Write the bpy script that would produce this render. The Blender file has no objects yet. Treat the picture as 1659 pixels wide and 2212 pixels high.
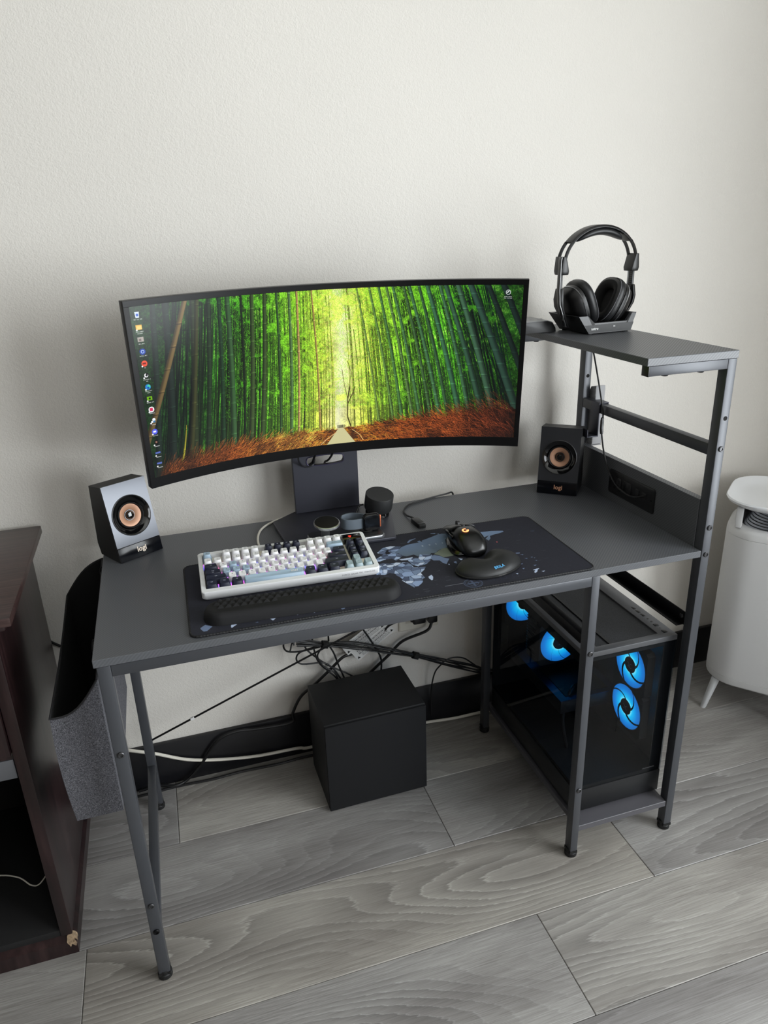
import bpy, bmesh, math, random
import numpy as np
from mathutils import Vector, Matrix, Euler

random.seed(7)
sc = bpy.context.scene
COL = sc.collection
PI = math.pi
sin, cos = math.sin, math.cos

# ------------------------------------------------------------------ camera
cam_d = bpy.data.cameras.new('camera')
cam = bpy.data.objects.new('camera', cam_d)
COL.objects.link(cam)
yaw, pitch, roll = 0.29312, 0.37242, -0.03332
fw = Vector((sin(yaw) * cos(pitch), cos(yaw) * cos(pitch), -sin(pitch)))
r0 = Vector((cos(yaw), -sin(yaw), 0))
u0 = r0.cross(fw)
rr = r0 * cos(roll) + u0 * sin(roll)
uu = u0 * cos(roll) - r0 * sin(roll)
cam.matrix_world = Matrix(((rr.x, uu.x, -fw.x, 0.1705), (rr.y, uu.y, -fw.y, -1.1292),
                           (rr.z, uu.z, -fw.z, 1.4086), (0, 0, 0, 1)))
cam_d.sensor_fit = 'VERTICAL'
cam_d.sensor_height = 36.0
cam_d.lens = 1570.95 / 2212 * 36.0
cam_d.clip_start = 0.02
sc.camera = cam

# ------------------------------------------------------------------ sky, window daylight, added fill, exposure
sc.view_settings.view_transform = 'Standard'
sc.view_settings.look = 'None'
sc.view_settings.gamma = 1.0
sc.view_settings.exposure = 0.0
sc.view_settings.use_curve_mapping = False
W = bpy.data.worlds.new('sky')
sc.world = W
W.use_nodes = True
W.node_tree.nodes['Background'].inputs[0].default_value = (0.72, 0.85, 1.0, 1)
W.node_tree.nodes['Background'].inputs[1].default_value = 1.0

def area(name, loc, to, sx, sy, power, col):
    d = bpy.data.lights.new(name, 'AREA')
    d.shape = 'RECTANGLE'
    d.size, d.size_y = sx, sy
    d.energy = power
    d.color = col
    o = bpy.data.objects.new(name, d)
    o.location = loc
    o.rotation_euler = (Vector(to) - Vector(loc)).to_track_quat('-Z', 'Y').to_euler()
    COL.objects.link(o)
    return o

XR = 2.12          # inner face of the wall on the right
YB, XL, ZC = -3.6, -5.6, 2.62   # wall behind the camera, left wall, ceiling height
YW = 0.594         # inner face of the wall behind the desk
WIN = (-2.75, -0.60, 0.45, 2.15)    # y0, y1, z0, z1 of the window in the right wall
WIN2 = (0.95, 2.00, 0.80, 2.30)     # x0, x1, z0, z1 of the unseen window added for fill behind the camera
area('window_daylight', (XR + 0.22, (WIN[0] + WIN[1]) / 2, (WIN[2] + WIN[3]) / 2),
     (0, (WIN[0] + WIN[1]) / 2, (WIN[2] + WIN[3]) / 2), WIN[1] - WIN[0], WIN[3] - WIN[2], 137, (0.965, 0.985, 1.0))
area('added_rear_fill', ((WIN2[0] + WIN2[1]) / 2, YB - 0.22, (WIN2[2] + WIN2[3]) / 2),
     ((WIN2[0] + WIN2[1]) / 2, 0, (WIN2[2] + WIN2[3]) / 2), WIN2[1] - WIN2[0], WIN2[3] - WIN2[2], 26, (0.985, 0.985, 1.0))  # soft fill light added behind the camera, set in an unseen window

# ------------------------------------------------------------------ mesh helpers
def sm(a, b, t):
    t = min(1, max(0, (t - a) / (b - a)))
    return t * t * (3 - 2 * t)

class MB:
    def __init__(s):
        s.v, s.f, s.m, s.cm = [], [], [], 0
    def add(s, vs, fs):
        o = len(s.v)
        s.v += [tuple(p) for p in vs]
        for f in fs:
            s.f.append([i + o for i in f])
            s.m.append(s.cm)
        return s
    def box(s, x0, x1, y0, y1, z0, z1):
        return s.add([(x0, y0, z0), (x1, y0, z0), (x1, y1, z0), (x0, y1, z0), (x0, y0, z1), (x1, y0, z1), (x1, y1, z1), (x0, y1, z1)],
                     [(3, 2, 1, 0), (4, 5, 6, 7), (0, 1, 5, 4), (1, 2, 6, 5), (2, 3, 7, 6), (3, 0, 4, 7)])
    def loft(s, rings, cap0=True, cap1=True, closed=False):
        n = len(rings[0]); vs = [p for r in rings for p in r]; fs = []
        k = len(rings)
        for a in range(k if closed else k - 1):
            b = (a + 1) % k
            for i in range(n):
                j = (i + 1) % n
                fs.append((a * n + i, a * n + j, b * n + j, b * n + i))
        if not closed:
            if cap0: fs.append(tuple(range(n - 1, -1, -1)))
            if cap1: fs.append(tuple((k - 1) * n + i for i in range(n)))
        return s.add(vs, fs)
    def prism(s, poly, z0, z1):
        return s.loft([[(x, y, z0) for x, y in poly], [(x, y, z1) for x, y in poly]])
    def cyl(s, c, r, h, ax='z', n=20, r2=None):
        r2 = r if r2 is None else r2
        R = []
        for rad, t in ((r, 0), (r2, h)):
            ring = []
            for i in range(n):
                a = 2 * PI * i / n
                p = (rad * cos(a), rad * sin(a), t)
                if ax == 'x': p = (p[2], p[0], p[1])
                elif ax == 'y': p = (p[1], p[2], p[0])
                ring.append((c[0] + p[0], c[1] + p[1], c[2] + p[2]))
            R.append(ring)
        return s.loft(R)
    def lathe(s, prof, c=(0, 0, 0), n=32, ax='z', cap0=True, cap1=True):
        R = []
        for rad, t in prof:
            ring = []
            for i in range(n):
                a = 2 * PI * i / n
                p = (rad * cos(a), rad * sin(a), t)
                if ax == 'x': p = (p[2], p[0], p[1])
                elif ax == 'y': p = (p[1], p[2], p[0])
                ring.append((c[0] + p[0], c[1] + p[1], c[2] + p[2]))
            R.append(ring)
        return s.loft(R, cap0, cap1)
    def tube(s, pts, r, n=8, sub=6, closed=False, smooth=True):
        P = [Vector(p) for p in pts]
        if smooth and len(P) > 2: P = crom(P, sub, closed)
        rings = []
        nrm = None
        k = len(P)
        for i in range(k):
            a = P[(i - 1) % k] if (closed or i > 0) else P[i]
            b = P[(i + 1) % k] if (closed or i < k - 1) else P[i]
            t = (b - a)
            t = t.normalized() if t.length > 1e-9 else Vector((0, 0, 1))
            if nrm is None:
                nrm = t.cross(Vector((0, 0, 1)))
                if nrm.length < 0.1: nrm = t.cross(Vector((1, 0, 0)))
            nrm = (nrm - t * nrm.dot(t)).normalized()
            bi = t.cross(nrm)
            rings.append([P[i] + nrm * (r * cos(2 * PI * j / n)) + bi * (r * sin(2 * PI * j / n)) for j in range(n)])
        return s.loft(rings, closed=closed)
    def xf(s, M):
        s.v = [tuple(M @ Vector(p)) for p in s.v]
        return s
    def join(s, o, M=None):
        vs = o.v if M is None else [tuple(M @ Vector(p)) for p in o.v]
        k = len(s.v)
        s.v += vs
        s.f += [[i + k for i in f] for f in o.f]
        s.m += [s.cm] * len(o.f)
        return s

def crom(P, sub, closed=False):
    P = [Vector(p) for p in P]
    k = len(P); out = []
    for i in range(k if closed else k - 1):
        p0 = P[(i - 1) % k] if (closed or i > 0) else P[0] * 2 - P[1]
        p1 = P[i]; p2 = P[(i + 1) % k]
        p3 = P[(i + 2) % k] if (closed or i < k - 2) else P[-1] * 2 - P[-2]
        for j in range(sub):
            t = j / sub
            out.append(0.5 * ((2 * p1) + (p2 - p0) * t + (2 * p0 - 5 * p1 + 4 * p2 - p3) * t * t + (3 * p1 - p0 - 3 * p2 + p3) * t ** 3))
    if not closed: out.append(P[-1])
    return out

def rrect(x0, x1, y0, y1, r, n=5):
    out = []
    for cx, cy, a0 in ((x1 - r, y0 + r, -PI / 2), (x1 - r, y1 - r, 0), (x0 + r, y1 - r, PI / 2), (x0 + r, y0 + r, PI)):
        for i in range(n + 1):
            a = a0 + PI / 2 * i / n
            out.append((cx + r * cos(a), cy + r * sin(a)))
    return out

def build(name, mb, mats, parent=None, bev=0, seg=2, smooth=30, loc=None, rot=None, kind=None, label=None):
    me = bpy.data.meshes.new(name)
    me.from_pydata(mb.v, [], mb.f)
    if not isinstance(mats, (list, tuple)): mats = [mats]
    for m in mats: me.materials.append(m)
    me.polygons.foreach_set('material_index', mb.m)
    bm = bmesh.new(); bm.from_mesh(me)
    bmesh.ops.recalc_face_normals(bm, faces=bm.faces)
    if bev:
        es = [e for e in bm.edges if len(e.link_faces) == 2 and e.calc_face_angle(0) > 0.6]
        bmesh.ops.bevel(bm, geom=es, offset=bev, segments=seg, affect='EDGES', clamp_overlap=True, profile=0.5)
    bm.to_mesh(me); bm.free()
    if smooth:
        me.shade_smooth()
        me.set_sharp_from_angle(angle=math.radians(smooth))
    o = bpy.data.objects.new(name, me)
    COL.objects.link(o)
    if parent: o.parent = parent
    if loc: o.location = loc
    if rot: o.rotation_euler = rot
    if kind: o['kind'] = kind
    if label: o['label'] = label
    return o

def thing(name, label, cat, loc=(0, 0, 0), rz=0.0, group=None, rot=None):
    o = bpy.data.objects.new(name, None)
    o.empty_display_size = 0.05
    COL.objects.link(o)
    o.location = loc
    o.rotation_euler = rot if rot else (0, 0, rz)
    o['label'] = label; o['category'] = cat
    if group: o['group'] = group
    return o

def tag(o, label, cat, group=None):
    o['label'] = label; o['category'] = cat
    if group: o['group'] = group
    return o

_tc = {}
def text_mb(s, size, depth=0.0002, spacing=1.0, bold=0.0):
    """flat lettering as a mesh lying in the local XY plane, centred"""
    key = (s, size, depth, bold, spacing)
    if key not in _tc:
        cu = bpy.data.curves.new('txt', 'FONT')
        cu.body = s; cu.size = size; cu.align_x = 'CENTER'; cu.align_y = 'CENTER'
        cu.extrude = depth; cu.space_character = spacing; cu.offset = bold; cu.resolution_u = 2
        o = bpy.data.objects.new('txt', cu)
        COL.objects.link(o)
        dg = bpy.context.evaluated_depsgraph_get()
        me = o.evaluated_get(dg).to_mesh()
        _tc[key] = ([tuple(v.co) for v in me.vertices], [tuple(p.vertices) for p in me.polygons])
        o.evaluated_get(dg).to_mesh_clear()
        bpy.data.objects.remove(o); bpy.data.curves.remove(cu)
    m = MB()
    m.add(*_tc[key])
    return m

# ------------------------------------------------------------------ materials
def lin(c):
    return tuple(((x / 255) / 12.92 if x / 255 <= 0.04045 else ((x / 255 + 0.055) / 1.055) ** 2.4) for x in c)

def mat(name, rgb, rough=0.5, metal=0.0, spec=0.5, bump=None, var=None, emit=None, coat=0, sheen=0):
    m = bpy.data.materials.new(name); m.use_nodes = True
    nt = m.node_tree; b = nt.nodes['Principled BSDF']
    b.inputs['Base Color'].default_value = (*lin(rgb), 1)
    b.inputs['Roughness'].default_value = rough
    b.inputs['Metallic'].default_value = metal
    b.inputs['Specular IOR Level'].default_value = spec
    if coat:
        b.inputs['Coat Weight'].default_value = coat
        b.inputs['Coat Roughness'].default_value = 0.06
    if sheen:
        b.inputs['Sheen Weight'].default_value = sheen
    if emit:
        b.inputs['Emission Color'].default_value = (*lin(emit[0]), 1)
        b.inputs['Emission Strength'].default_value = emit[1]
    if bump or var:
        tc = nt.nodes.new('ShaderNodeTexCoord')
    if var:      # (scale, amount) soft mottling
        n = nt.nodes.new('ShaderNodeTexNoise'); n.inputs['Scale'].default_value = var[0]; n.inputs['Detail'].default_value = 4
        nt.links.new(tc.outputs['Object'], n.inputs['Vector'])
        r = nt.nodes.new('ShaderNodeMapRange')
        r.inputs['From Min'].default_value = 0.3; r.inputs['From Max'].default_value = 0.7
        r.inputs['To Min'].default_value = 1 - var[1]; r.inputs['To Max'].default_value = 1 + var[1]
        nt.links.new(n.outputs['Fac'], r.inputs['Value'])
        mx = nt.nodes.new('ShaderNodeVectorMath'); mx.operation = 'SCALE'
        mx.inputs[0].default_value = lin(rgb)
        nt.links.new(r.outputs['Result'], mx.inputs['Scale'])
        nt.links.new(mx.outputs['Vector'], b.inputs['Base Color'])
    if bump:     # (scale, strength, distance)
        n = nt.nodes.new('ShaderNodeTexNoise'); n.inputs['Scale'].default_value = bump[0]; n.inputs['Detail'].default_value = 3
        nt.links.new(tc.outputs['Object'], n.inputs['Vector'])
        bp = nt.nodes.new('ShaderNodeBump'); bp.inputs['Strength'].default_value = bump[1]; bp.inputs['Distance'].default_value = bump[2]
        nt.links.new(n.outputs['Fac'], bp.inputs['Height'])
        nt.links.new(bp.outputs['Normal'], b.inputs['Normal'])
    return m

class NT:
    """small node-graph builder"""
    def __init__(s, name, rough=0.5):
        s.m = bpy.data.materials.new(name); s.m.use_nodes = True
        s.t = s.m.node_tree; s.b = s.t.nodes['Principled BSDF']
        s.b.inputs['Roughness'].default_value = rough
        s.tc = s.t.nodes.new('ShaderNodeTexCoord')
    def n(s, typ, props=None, **ins):
        nd = s.t.nodes.new('ShaderNode' + typ)
        for k, v in (props or {}).items(): setattr(nd, k, v)
        for k, v in ins.items(): s.inp(nd, k, v)
        return nd
    def inp(s, nd, k, v):
        k = int(k[1:]) if k[0] == 'i' and k[1:].isdigit() else k.replace('_', ' ')
        if hasattr(v, 'is_output'): s.t.links.new(v, nd.inputs[k])
        else: nd.inputs[k].default_value = v
    def math(s, op, a, b=0.0, c=0.0):
        return s.n('Math', {'operation': op}, i0=a, i1=b, i2=c).outputs[0]
    def noise(s, vec, scale, detail=3, rough=0.5, dist=0.0):
        return s.n('TexNoise', Vector=vec, Scale=scale, Detail=float(detail), Roughness=rough, Distortion=dist).outputs['Fac']
    def scaled(s, vec, sc_, loc=(0, 0, 0)):
        return s.n('Mapping', Vector=vec, Scale=sc_, Location=loc).outputs[0]
    def ramp(s, fac, stops):
        nd = s.n('ValToRGB', Fac=fac)
        e = nd.color_ramp.elements
        while len(e) < len(stops): e.new(0.5)
        for i, (p, c) in enumerate(stops):
            e[i].position = p; e[i].color = (*lin(c), 1)
        return nd.outputs[0]
    def mix(s, fac, a, b, bt='MIX'):
        nd = s.n('Mix', {'data_type': 'RGBA', 'blend_type': bt})
        for i, v in ((0, fac), (6, a), (7, b)):
            if hasattr(v, 'is_output'): s.t.links.new(v, nd.inputs[i])
            else: nd.inputs[i].default_value = v
        return nd.outputs[2]
    def bump(s, h, strength, dist):
        bp = s.n('Bump', Height=h, Strength=strength, Distance=dist)
        s.t.links.new(bp.outputs[0], s.b.inputs['Normal'])
    def color(s, c): s.t.links.new(c, s.b.inputs['Base Color'])

def wood_floor():
    g = NT('grey_oak_laminate', 0.42)
    oi = g.n('ObjectInfo')
    off = g.math('MULTIPLY', oi.outputs['Random'], 37.0)
    cmb = g.n('CombineXYZ', X=off, Y=g.math('MULTIPLY', off, 1.7), Z=0.0).outputs[0]
    v = g.n('VectorMath', {'operation': 'ADD'}, i0=g.tc.outputs['Object'], i1=cmb).outputs[0]
    n1 = g.noise(g.scaled(v, (0.9, 4.2, 1.0)), 1.0, 1, 0.4)
    n2 = g.noise(g.scaled(v, (14, 160, 1)), 1.0, 3, 0.65)
    yv = g.n('SeparateXYZ', Vector=g.tc.outputs['Object']).outputs[1]
    d = g.math('ADD', g.math('ADD', g.math('MULTIPLY', n1, 26.0), g.math('MULTIPLY', n2, 0.7)), g.math('MULTIPLY', yv, 24.0))
    rings = g.math('FRACT', d)
    line = g.ramp(rings, [(0.0, (176, 174, 172)), (0.5, (152, 150, 148)), (0.86, (128, 126, 125)), (0.95, (206, 205, 204)), (1.0, (178, 176, 174))])
    fib = g.noise(g.scaled(v, (9, 420, 1)), 1.0, 4, 0.7)
    fibc = g.ramp(fib, [(0.30, (146, 143, 140)), (0.5, (178, 176, 173)), (0.70, (202, 200, 198))])
    amt = g.noise(g.scaled(v, (1.2, 4, 1), (9, 3, 0)), 1.0, 2)
    m1 = g.math('MULTIPLY', g.n('MapRange', Value=amt, From_Min=0.45, From_Max=0.65).outputs[0], 0.55)
    c = g.mix(g.math('ADD', m1, 0.12), fibc, line)
    big = g.noise(g.scaled(v, (2.0, 9, 1), (3, 1, 0)), 1.0, 3)
    c = g.mix(1.0, c, g.ramp(big, [(0.3, (205, 202, 200)), (0.7, (255, 255, 252))]), 'MULTIPLY')
    tint = g.ramp(g.math('FRACT', g.math('MULTIPLY', oi.outputs['Random'], 7.3)), [(0.0, (225, 225, 228)), (0.5, (250, 248, 244)), (1.0, (236, 232, 226))])
    c = g.mix(1.0, c, tint, 'MULTIPLY')
    g.color(c)
    g.bump(g.math('ADD', fib, g.math('MULTIPLY', rings, 0.3)), 0.18, 0.0006)
    return g.m

def carbon(name='carbon_weave_grey'):
    g = NT(name, 0.40)
    p = g.n('SeparateXYZ', Vector=g.tc.outputs['Object'])
    d = g.math('SUBTRACT', p.outputs[0], g.math('ADD', p.outputs[1], p.outputs[2]))
    w = g.math('SINE', g.math('MULTIPLY', d, 2 * PI / 0.0072))
    w2 = g.math('SINE', g.math('MULTIPLY', g.math('ADD', p.outputs[0], g.math('SUBTRACT', p.outputs[1], p.outputs[2])), 2 * PI / 0.0024))
    s_ = g.math('ADD', g.math('MULTIPLY', w, 0.5), 0.5)
    c = g.mix(s_, (*lin((80, 82, 86)), 1), (*lin((90, 92, 96)), 1))
    g.color(c)
    r = g.math('ADD', 0.40, g.math('MULTIPLY', w, -0.05))
    g.t.links.new(r, g.b.inputs['Roughness'])
    g.bump(g.math('ADD', w, g.math('MULTIPLY', w2, 0.15)), 0.035, 0.0003)
    return g.m

def wall_paint():
    g = NT('orange_peel_wall_paint', 0.62)
    v = g.tc.outputs['Object']
    n1 = g.noise(v, 310.0, 3, 0.55)
    n2 = g.noise(v, 135.0, 2, 0.5)
    big = g.noise(v, 1.7, 3)
    g.color(g.ramp(big, [(0.25, (221, 217, 210)), (0.75, (227, 223, 216))]))
    g.bump(g.math('ADD', n1, g.math('MULTIPLY', n2, 0.9)), 0.62, 0.0013)
    return g.m

def heather():
    g = NT('heather_grey_fabric', 0.95)
    v = g.tc.outputs['Object']
    a = g.noise(g.scaled(v, (2600, 2600, 300)), 1.0, 2)
    b = g.noise(g.scaled(v, (400, 400, 2600)), 1.0, 2)
    f = g.math('MULTIPLY', g.math('ADD', a, b), 0.5)
    g.color(g.ramp(f, [(0.40, (38, 38, 42)), (0.5, (78, 78, 84)), (0.60, (128, 128, 135))]))
    g.bump(f, 0.4, 0.0008)
    return g.m

def cherry():
    g = NT('dark_cherry_veneer', 0.30)
    v = g.tc.outputs['Object']
    a = g.noise(g.scaled(v, (60, 60, 4)), 1.0, 4, 0.65)
    b = g.noise(g.scaled(v, (8, 8, 1.5)), 1.0, 3)
    f = g.math('ADD', g.math('MULTIPLY', a, 0.7), g.math('MULTIPLY', b, 0.3))
    g.color(g.ramp(f, [(0.35, (24, 16, 17)), (0.52, (40, 26, 27)), (0.66, (56, 39, 39))]))
    g.bump(a, 0.08, 0.0005)
    return g.m

def cherry_top():
    g = NT('dark_cherry_top_veneer', 0.33)
    v = g.tc.outputs['Object']
    a = g.noise(g.scaled(v, (6, 160, 120)), 1.0, 4, 0.65)
    g.color(g.ramp(a, [(0.35, (40, 28, 27)), (0.52, (56, 40, 38)), (0.68, (70, 52, 49))]))
    g.bump(a, 0.08, 0.0005)
    return g.m

def glass_tint(name, tint, refl=1.0, rough=0.02):
    m = bpy.data.materials.new(name); m.use_nodes = True
    t = m.node_tree; t.nodes.remove(t.nodes['Principled BSDF'])
    tr = t.nodes.new('ShaderNodeBsdfTransparent'); tr.inputs[0].default_value = (*tint, 1)
    gl = t.nodes.new('ShaderNodeBsdfGlossy'); gl.inputs['Roughness'].default_value = rough
    fr = t.nodes.new('ShaderNodeFresnel'); fr.inputs['IOR'].default_value = 1.45
    ge = t.nodes.new('ShaderNodeNewGeometry')      # only the outer surface of each pane mirrors the room
    fm = t.nodes.new('ShaderNodeMath'); fm.operation = 'SUBTRACT'; fm.use_clamp = True
    t.links.new(fr.outputs[0], fm.inputs[0]); t.links.new(ge.outputs['Backfacing'], fm.inputs[1])
    fs = t.nodes.new('ShaderNodeMath'); fs.operation = 'MULTIPLY'; fs.inputs[1].default_value = refl
    t.links.new(fm.outputs[0], fs.inputs[0])
    mx = t.nodes.new('ShaderNodeMixShader')
    t.links.new(fs.outputs[0], mx.inputs[0]); t.links.new(tr.outputs[0], mx.inputs[1]); t.links.new(gl.outputs[0], mx.inputs[2])
    t.links.new(mx.outputs[0], t.nodes['Material Output'].inputs[0])
    return m

def fan_glow(name, hub_axis):
    """back-lit translucent fan blades, brightest beside the lit hub"""
    g = NT(name, 0.4)
    ln = g.n('VectorMath', {'operation': 'LENGTH'}, i0=g.tc.outputs['Object']).outputs['Value']
    c = g.ramp(g.n('MapRange', Value=ln, From_Min=0.018, From_Max=0.060).outputs[0],
               [(0.0, (140, 250, 255)), (0.2, (24, 200, 250)), (0.6, (14, 132, 222)), (1.0, (24, 92, 165))])
    g.t.links.new(c, g.b.inputs['Emission Color'])
    g.b.inputs['Emission Strength'].default_value = 1.7
    g.b.inputs['Base Color'].default_value = (0.02, 0.05, 0.1, 1)
    return g.m

def rgb_glow():
    g = NT('key_backlight', 0.4)
    v = g.tc.outputs['Object']
    f = g.noise(v, 24.0, 1)
    c = g.ramp(f, [(0.3, (60, 60, 255)), (0.42, (150, 60, 255)), (0.52, (235, 70, 220)), (0.62, (255, 120, 150)), (0.72, (110, 90, 255))])
    g.t.links.new(c, g.b.inputs['Emission Color'])
    g.b.inputs['Emission Strength'].default_value = 1.1
    return g.m

def image_mat(name, arr, rough, emit=0.0, uvname='UVMap', spec=0.5):
    """arr: H x W x 3 sRGB floats, painted below by code"""
    h, w, _ = arr.shape
    img = bpy.data.images.new(name, w, h)
    px = np.ones((h, w, 4), np.float32); px[..., :3] = np.clip(arr, 0, 1)[::-1]
    img.pixels.foreach_set(px.ravel()); img.update(); img.pack()
    m = bpy.data.materials.new(name); m.use_nodes = True
    t = m.node_tree; b = t.nodes['Principled BSDF']
    tx = t.nodes.new('ShaderNodeTexImage'); tx.image = img; tx.extension = 'EXTEND'
    b.inputs['Roughness'].default_value = rough
    b.inputs['Specular IOR Level'].default_value = spec
    if emit:
        b.inputs['Base Color'].default_value = (0.004, 0.004, 0.006, 1)
        t.links.new(tx.outputs[0], b.inputs['Emission Color']); b.inputs['Emission Strength'].default_value = emit
    else:
        t.links.new(tx.outputs[0], b.inputs['Base Color'])
    return m

def set_uv(o, fn):
    me = o.data
    uv = me.uv_layers.new(name='UVMap')
    for l in me.loops:
        uv.data[l.index].uv = fn(me.vertices[l.vertex_index].co)

M_WALLFAR = mat('darkened_unseen_wall', (120, 110, 100), 0.8)  # unseen walls darkened to cut the light they bounce back
M_FLOOR = wood_floor(); M_WALL = wall_paint(); M_CARBON = carbon(); M_HEATHER = heather()
M_CHERRY = cherry(); M_CHTOP = cherry_top()
M_CEIL = mat('white_ceiling_paint', (232, 230, 225), 0.9)
M_BASEB = mat('black_baseboard_paint', (19, 19, 23), 0.38)
M_FRAME = mat('grey_powder_coated_steel', (72, 74, 79), 0.37, 0.25, bump=(900, 0.08, 0.0003))
M_BLACKP = mat('black_plastic', (20, 20, 22), 0.38)
M_RUBBER = mat('black_rubber', (14, 14, 15), 0.6)
M_GLOSS = mat('gloss_black_plastic', (9, 9, 10), 0.09, coat=0.6)
M_STEEL = mat('zinc_bolt_steel', (84, 84, 86), 0.35, 0.8)
M_DARKBOLT = mat('black_bolt', (24, 24, 26), 0.35, 0.6)
M_HOLE = mat('dark_hole', (8, 8, 9), 0.9)
M_CABLE = mat('black_cable_jacket', (16, 16, 18), 0.45)
M_WCABLE = mat('white_cable_jacket', (226, 222, 210), 0.45)
M_WHITE = mat('white_abs', (232, 233, 235), 0.38)
M_WOFF = mat('cream_white_abs', (226, 219, 203), 0.45)
M_SILVER = mat('brushed_aluminium', (190, 192, 196), 0.28, 0.9)
M_TEXTW = mat('white_print', (226, 226, 226), 0.6)
M_STAND = mat('slate_grey_stand_metal', (62, 63, 72), 0.42, 0.4)

# ================================================================== ROOM
fl = build('floor', MB().box(XL - 0.1, XR + 0.1, YB - 0.1, YW + 0.1, -0.08, -0.0125), mat('underlay', (70, 66, 60), 0.9), kind='structure')
PW, PL = 0.2325, 1.243
row_y = 0.358
joints = {0: 0.06, 1: 0.70, 2: 1.10, 3: 0.797}
plank_full = None
k = 0
yy = row_y + PW
rowi = 0
while yy > YB:
    y1 = min(yy, YW - 0.001); y0 = max(yy - PW, YB)
    j = joints.get(rowi, random.random() * PL)
    x = j - PL * math.ceil((j - XL) / PL)
    while x < XR:
        a, b = max(x, XL), min(x + PL, XR)
        if b - a > 0.02:
            full = abs(b - a - PL) < 1e-4 and abs(y1 - y0 - PW) < 1e-4
            if full and plank_full is not None:
                o = bpy.data.objects.new('plank', plank_full); COL.objects.link(o)
                o.parent = fl
            else:
                mb = MB().box(-(b - a) / 2 + 0.0005, (b - a) / 2 - 0.0005, -(y1 - y0) / 2 + 0.0005, (y1 - y0) / 2 - 0.0005, -0.0125, 0)
                o = build('plank', mb, M_FLOOR, fl, bev=0.0013, seg=1, smooth=0)
                if full: plank_full = o.data
            o.location = ((a + b) / 2, (y0 + y1) / 2, 0)
        x += PL
    yy -= PW; rowi += 1

build('wall_back', MB().box(XL - 0.1, XR + 0.1, YW, YW + 0.1, -0.012, ZC), M_WALL, kind='structure')
build('wall_left', MB().box(XL - 0.1, XL, YB - 0.1, YW, -0.012, ZC), M_WALLFAR, kind='structure')
wr = MB()
wr.box(XR, XR + 0.1, YB, WIN[0], -0.012, ZC); wr.box(XR, XR + 0.1, WIN[1], YW, -0.012, ZC)
wr.box(XR, XR + 0.1, WIN[0], WIN[1], -0.012, WIN[2]); wr.box(XR, XR + 0.1, WIN[0], WIN[1], WIN[3], ZC)
build('wall_right', wr, M_WALL, kind='structure')
wf = MB()
wf.box(XL, WIN2[0], YB - 0.1, YB, -0.012, ZC); wf.box(WIN2[1], XR, YB - 0.1, YB, -0.012, ZC)
wf.box(WIN2[0], WIN2[1], YB - 0.1, YB, -0.012, WIN2[2]); wf.box(WIN2[0], WIN2[1], YB - 0.1, YB, WIN2[3], ZC)
build('wall_front', wf, M_WALLFAR, kind='structure')
build('ceiling', MB().box(XL - 0.1, XR + 0.1, YB - 0.1, YW + 0.1, ZC, ZC + 0.1), M_CEIL, kind='structure')
build('baseboard_back', MB().box(XL, XR, YW - 0.012, YW - 0.0002, 0, 0.1352), M_BASEB, bev=0.0015, seg=2, kind='structure')
build('baseboard_right', MB().box(XR - 0.012, XR - 0.0002, YB, YW - 0.013, 0, 0.1352), M_BASEB, bev=0.0015, kind='structure')
M_WFRAME = mat('white_window_frame', (225, 226, 228), 0.4)
M_PANE = glass_tint('clear_window_pane', (0.97, 0.98, 0.98))
def window(name, f):
    # f maps (s, z, depth) to world; s runs along the wall
    (s0, s1, z0, z1), put = f
    m = MB()
    for a, b, c, d in ((s0, s0 + 0.05, z0, z1), (s1 - 0.05, s1, z0, z1), (s0, s1, z0, z0 + 0.05), (s0, s1, z1 - 0.05, z1),
                       ((s0 + s1) / 2 - 0.025, (s0 + s1) / 2 + 0.025, z0, z1)):
        q = MB().box(a, b, 0.03, 0.07, c, d); q.v = [put(*p) for p in q.v]; m.join(q)
    w = build(name, m, M_WFRAME, kind='structure')
    q = MB().box(s0 + 0.04, s1 - 0.04, 0.045, 0.05, z0 + 0.04, z1 - 0.04); q.v = [put(*p) for p in q.v]
    build('pane', q, M_PANE, w, smooth=0)
    q = MB().box(s0 - 0.03, s1 + 0.03, -0.03, 0.03, z0 - 0.03, z0); q.v = [put(*p) for p in q.v]
    build('sill', q, M_WFRAME, w, bev=0.004)
window('window_1', (WIN, lambda s, d, z: (XR + d, s, z)))
window('added_fill_window', (WIN2, lambda s, d, z: (s, YB - d, z)))  # unseen opening added around the rear fill light

# ================================================================== DESK
H = 0.7586; D = 0.513; DW = 1.2; ZT = 1.1722
desk = thing('computer_desk', 'grey carbon-look desk with a raised shelf tower on its right', 'desk')
build('desktop', MB().box(0, DW + 0.0015, 0, D, H - 0.0146, H), M_CARBON, desk, bev=0.0008, seg=1)
M_PLAINB = mat('plain_grey_board', (82, 81, 86), 0.42)
FL = 0.0185   # rubber feet height
def leg(x0, x1, y0, y1, z1, z0=FL):
    o = build('leg', MB().box(x0, x1, y0, y1, z0, z1), M_FRAME, desk, bev=0.0016)
    cx, cy = (x0 + x1) / 2, (y0 + y1) / 2
    m = MB().lathe([(0.0125, 0), (0.0145, 0.002), (0.0145, 0.011), (0.013, 0.013), (0.0125, 0.0215), (0.012, 0.022)], (cx, cy, 0), 20)
    m.box(x0 - 0.0005, x1 + 0.0005, y0 - 0.0005, y1 + 0.0005, 0.012, 0.0188)
    build('foot', m, M_RUBBER, o)
    return o
T = H - 0.0148
leg_fl = leg(0.0045, 0.0268, 0.0005, 0.0225, T); leg_rl = leg(0.0045, 0.0268, D - 0.0235, D - 0.0005, T)
leg_fi = leg(0.9435, 0.962, 0.0005, 0.0255, T); leg_ri = leg(0.9435, 0.962, D - 0.0255, D - 0.0005, T)
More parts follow.
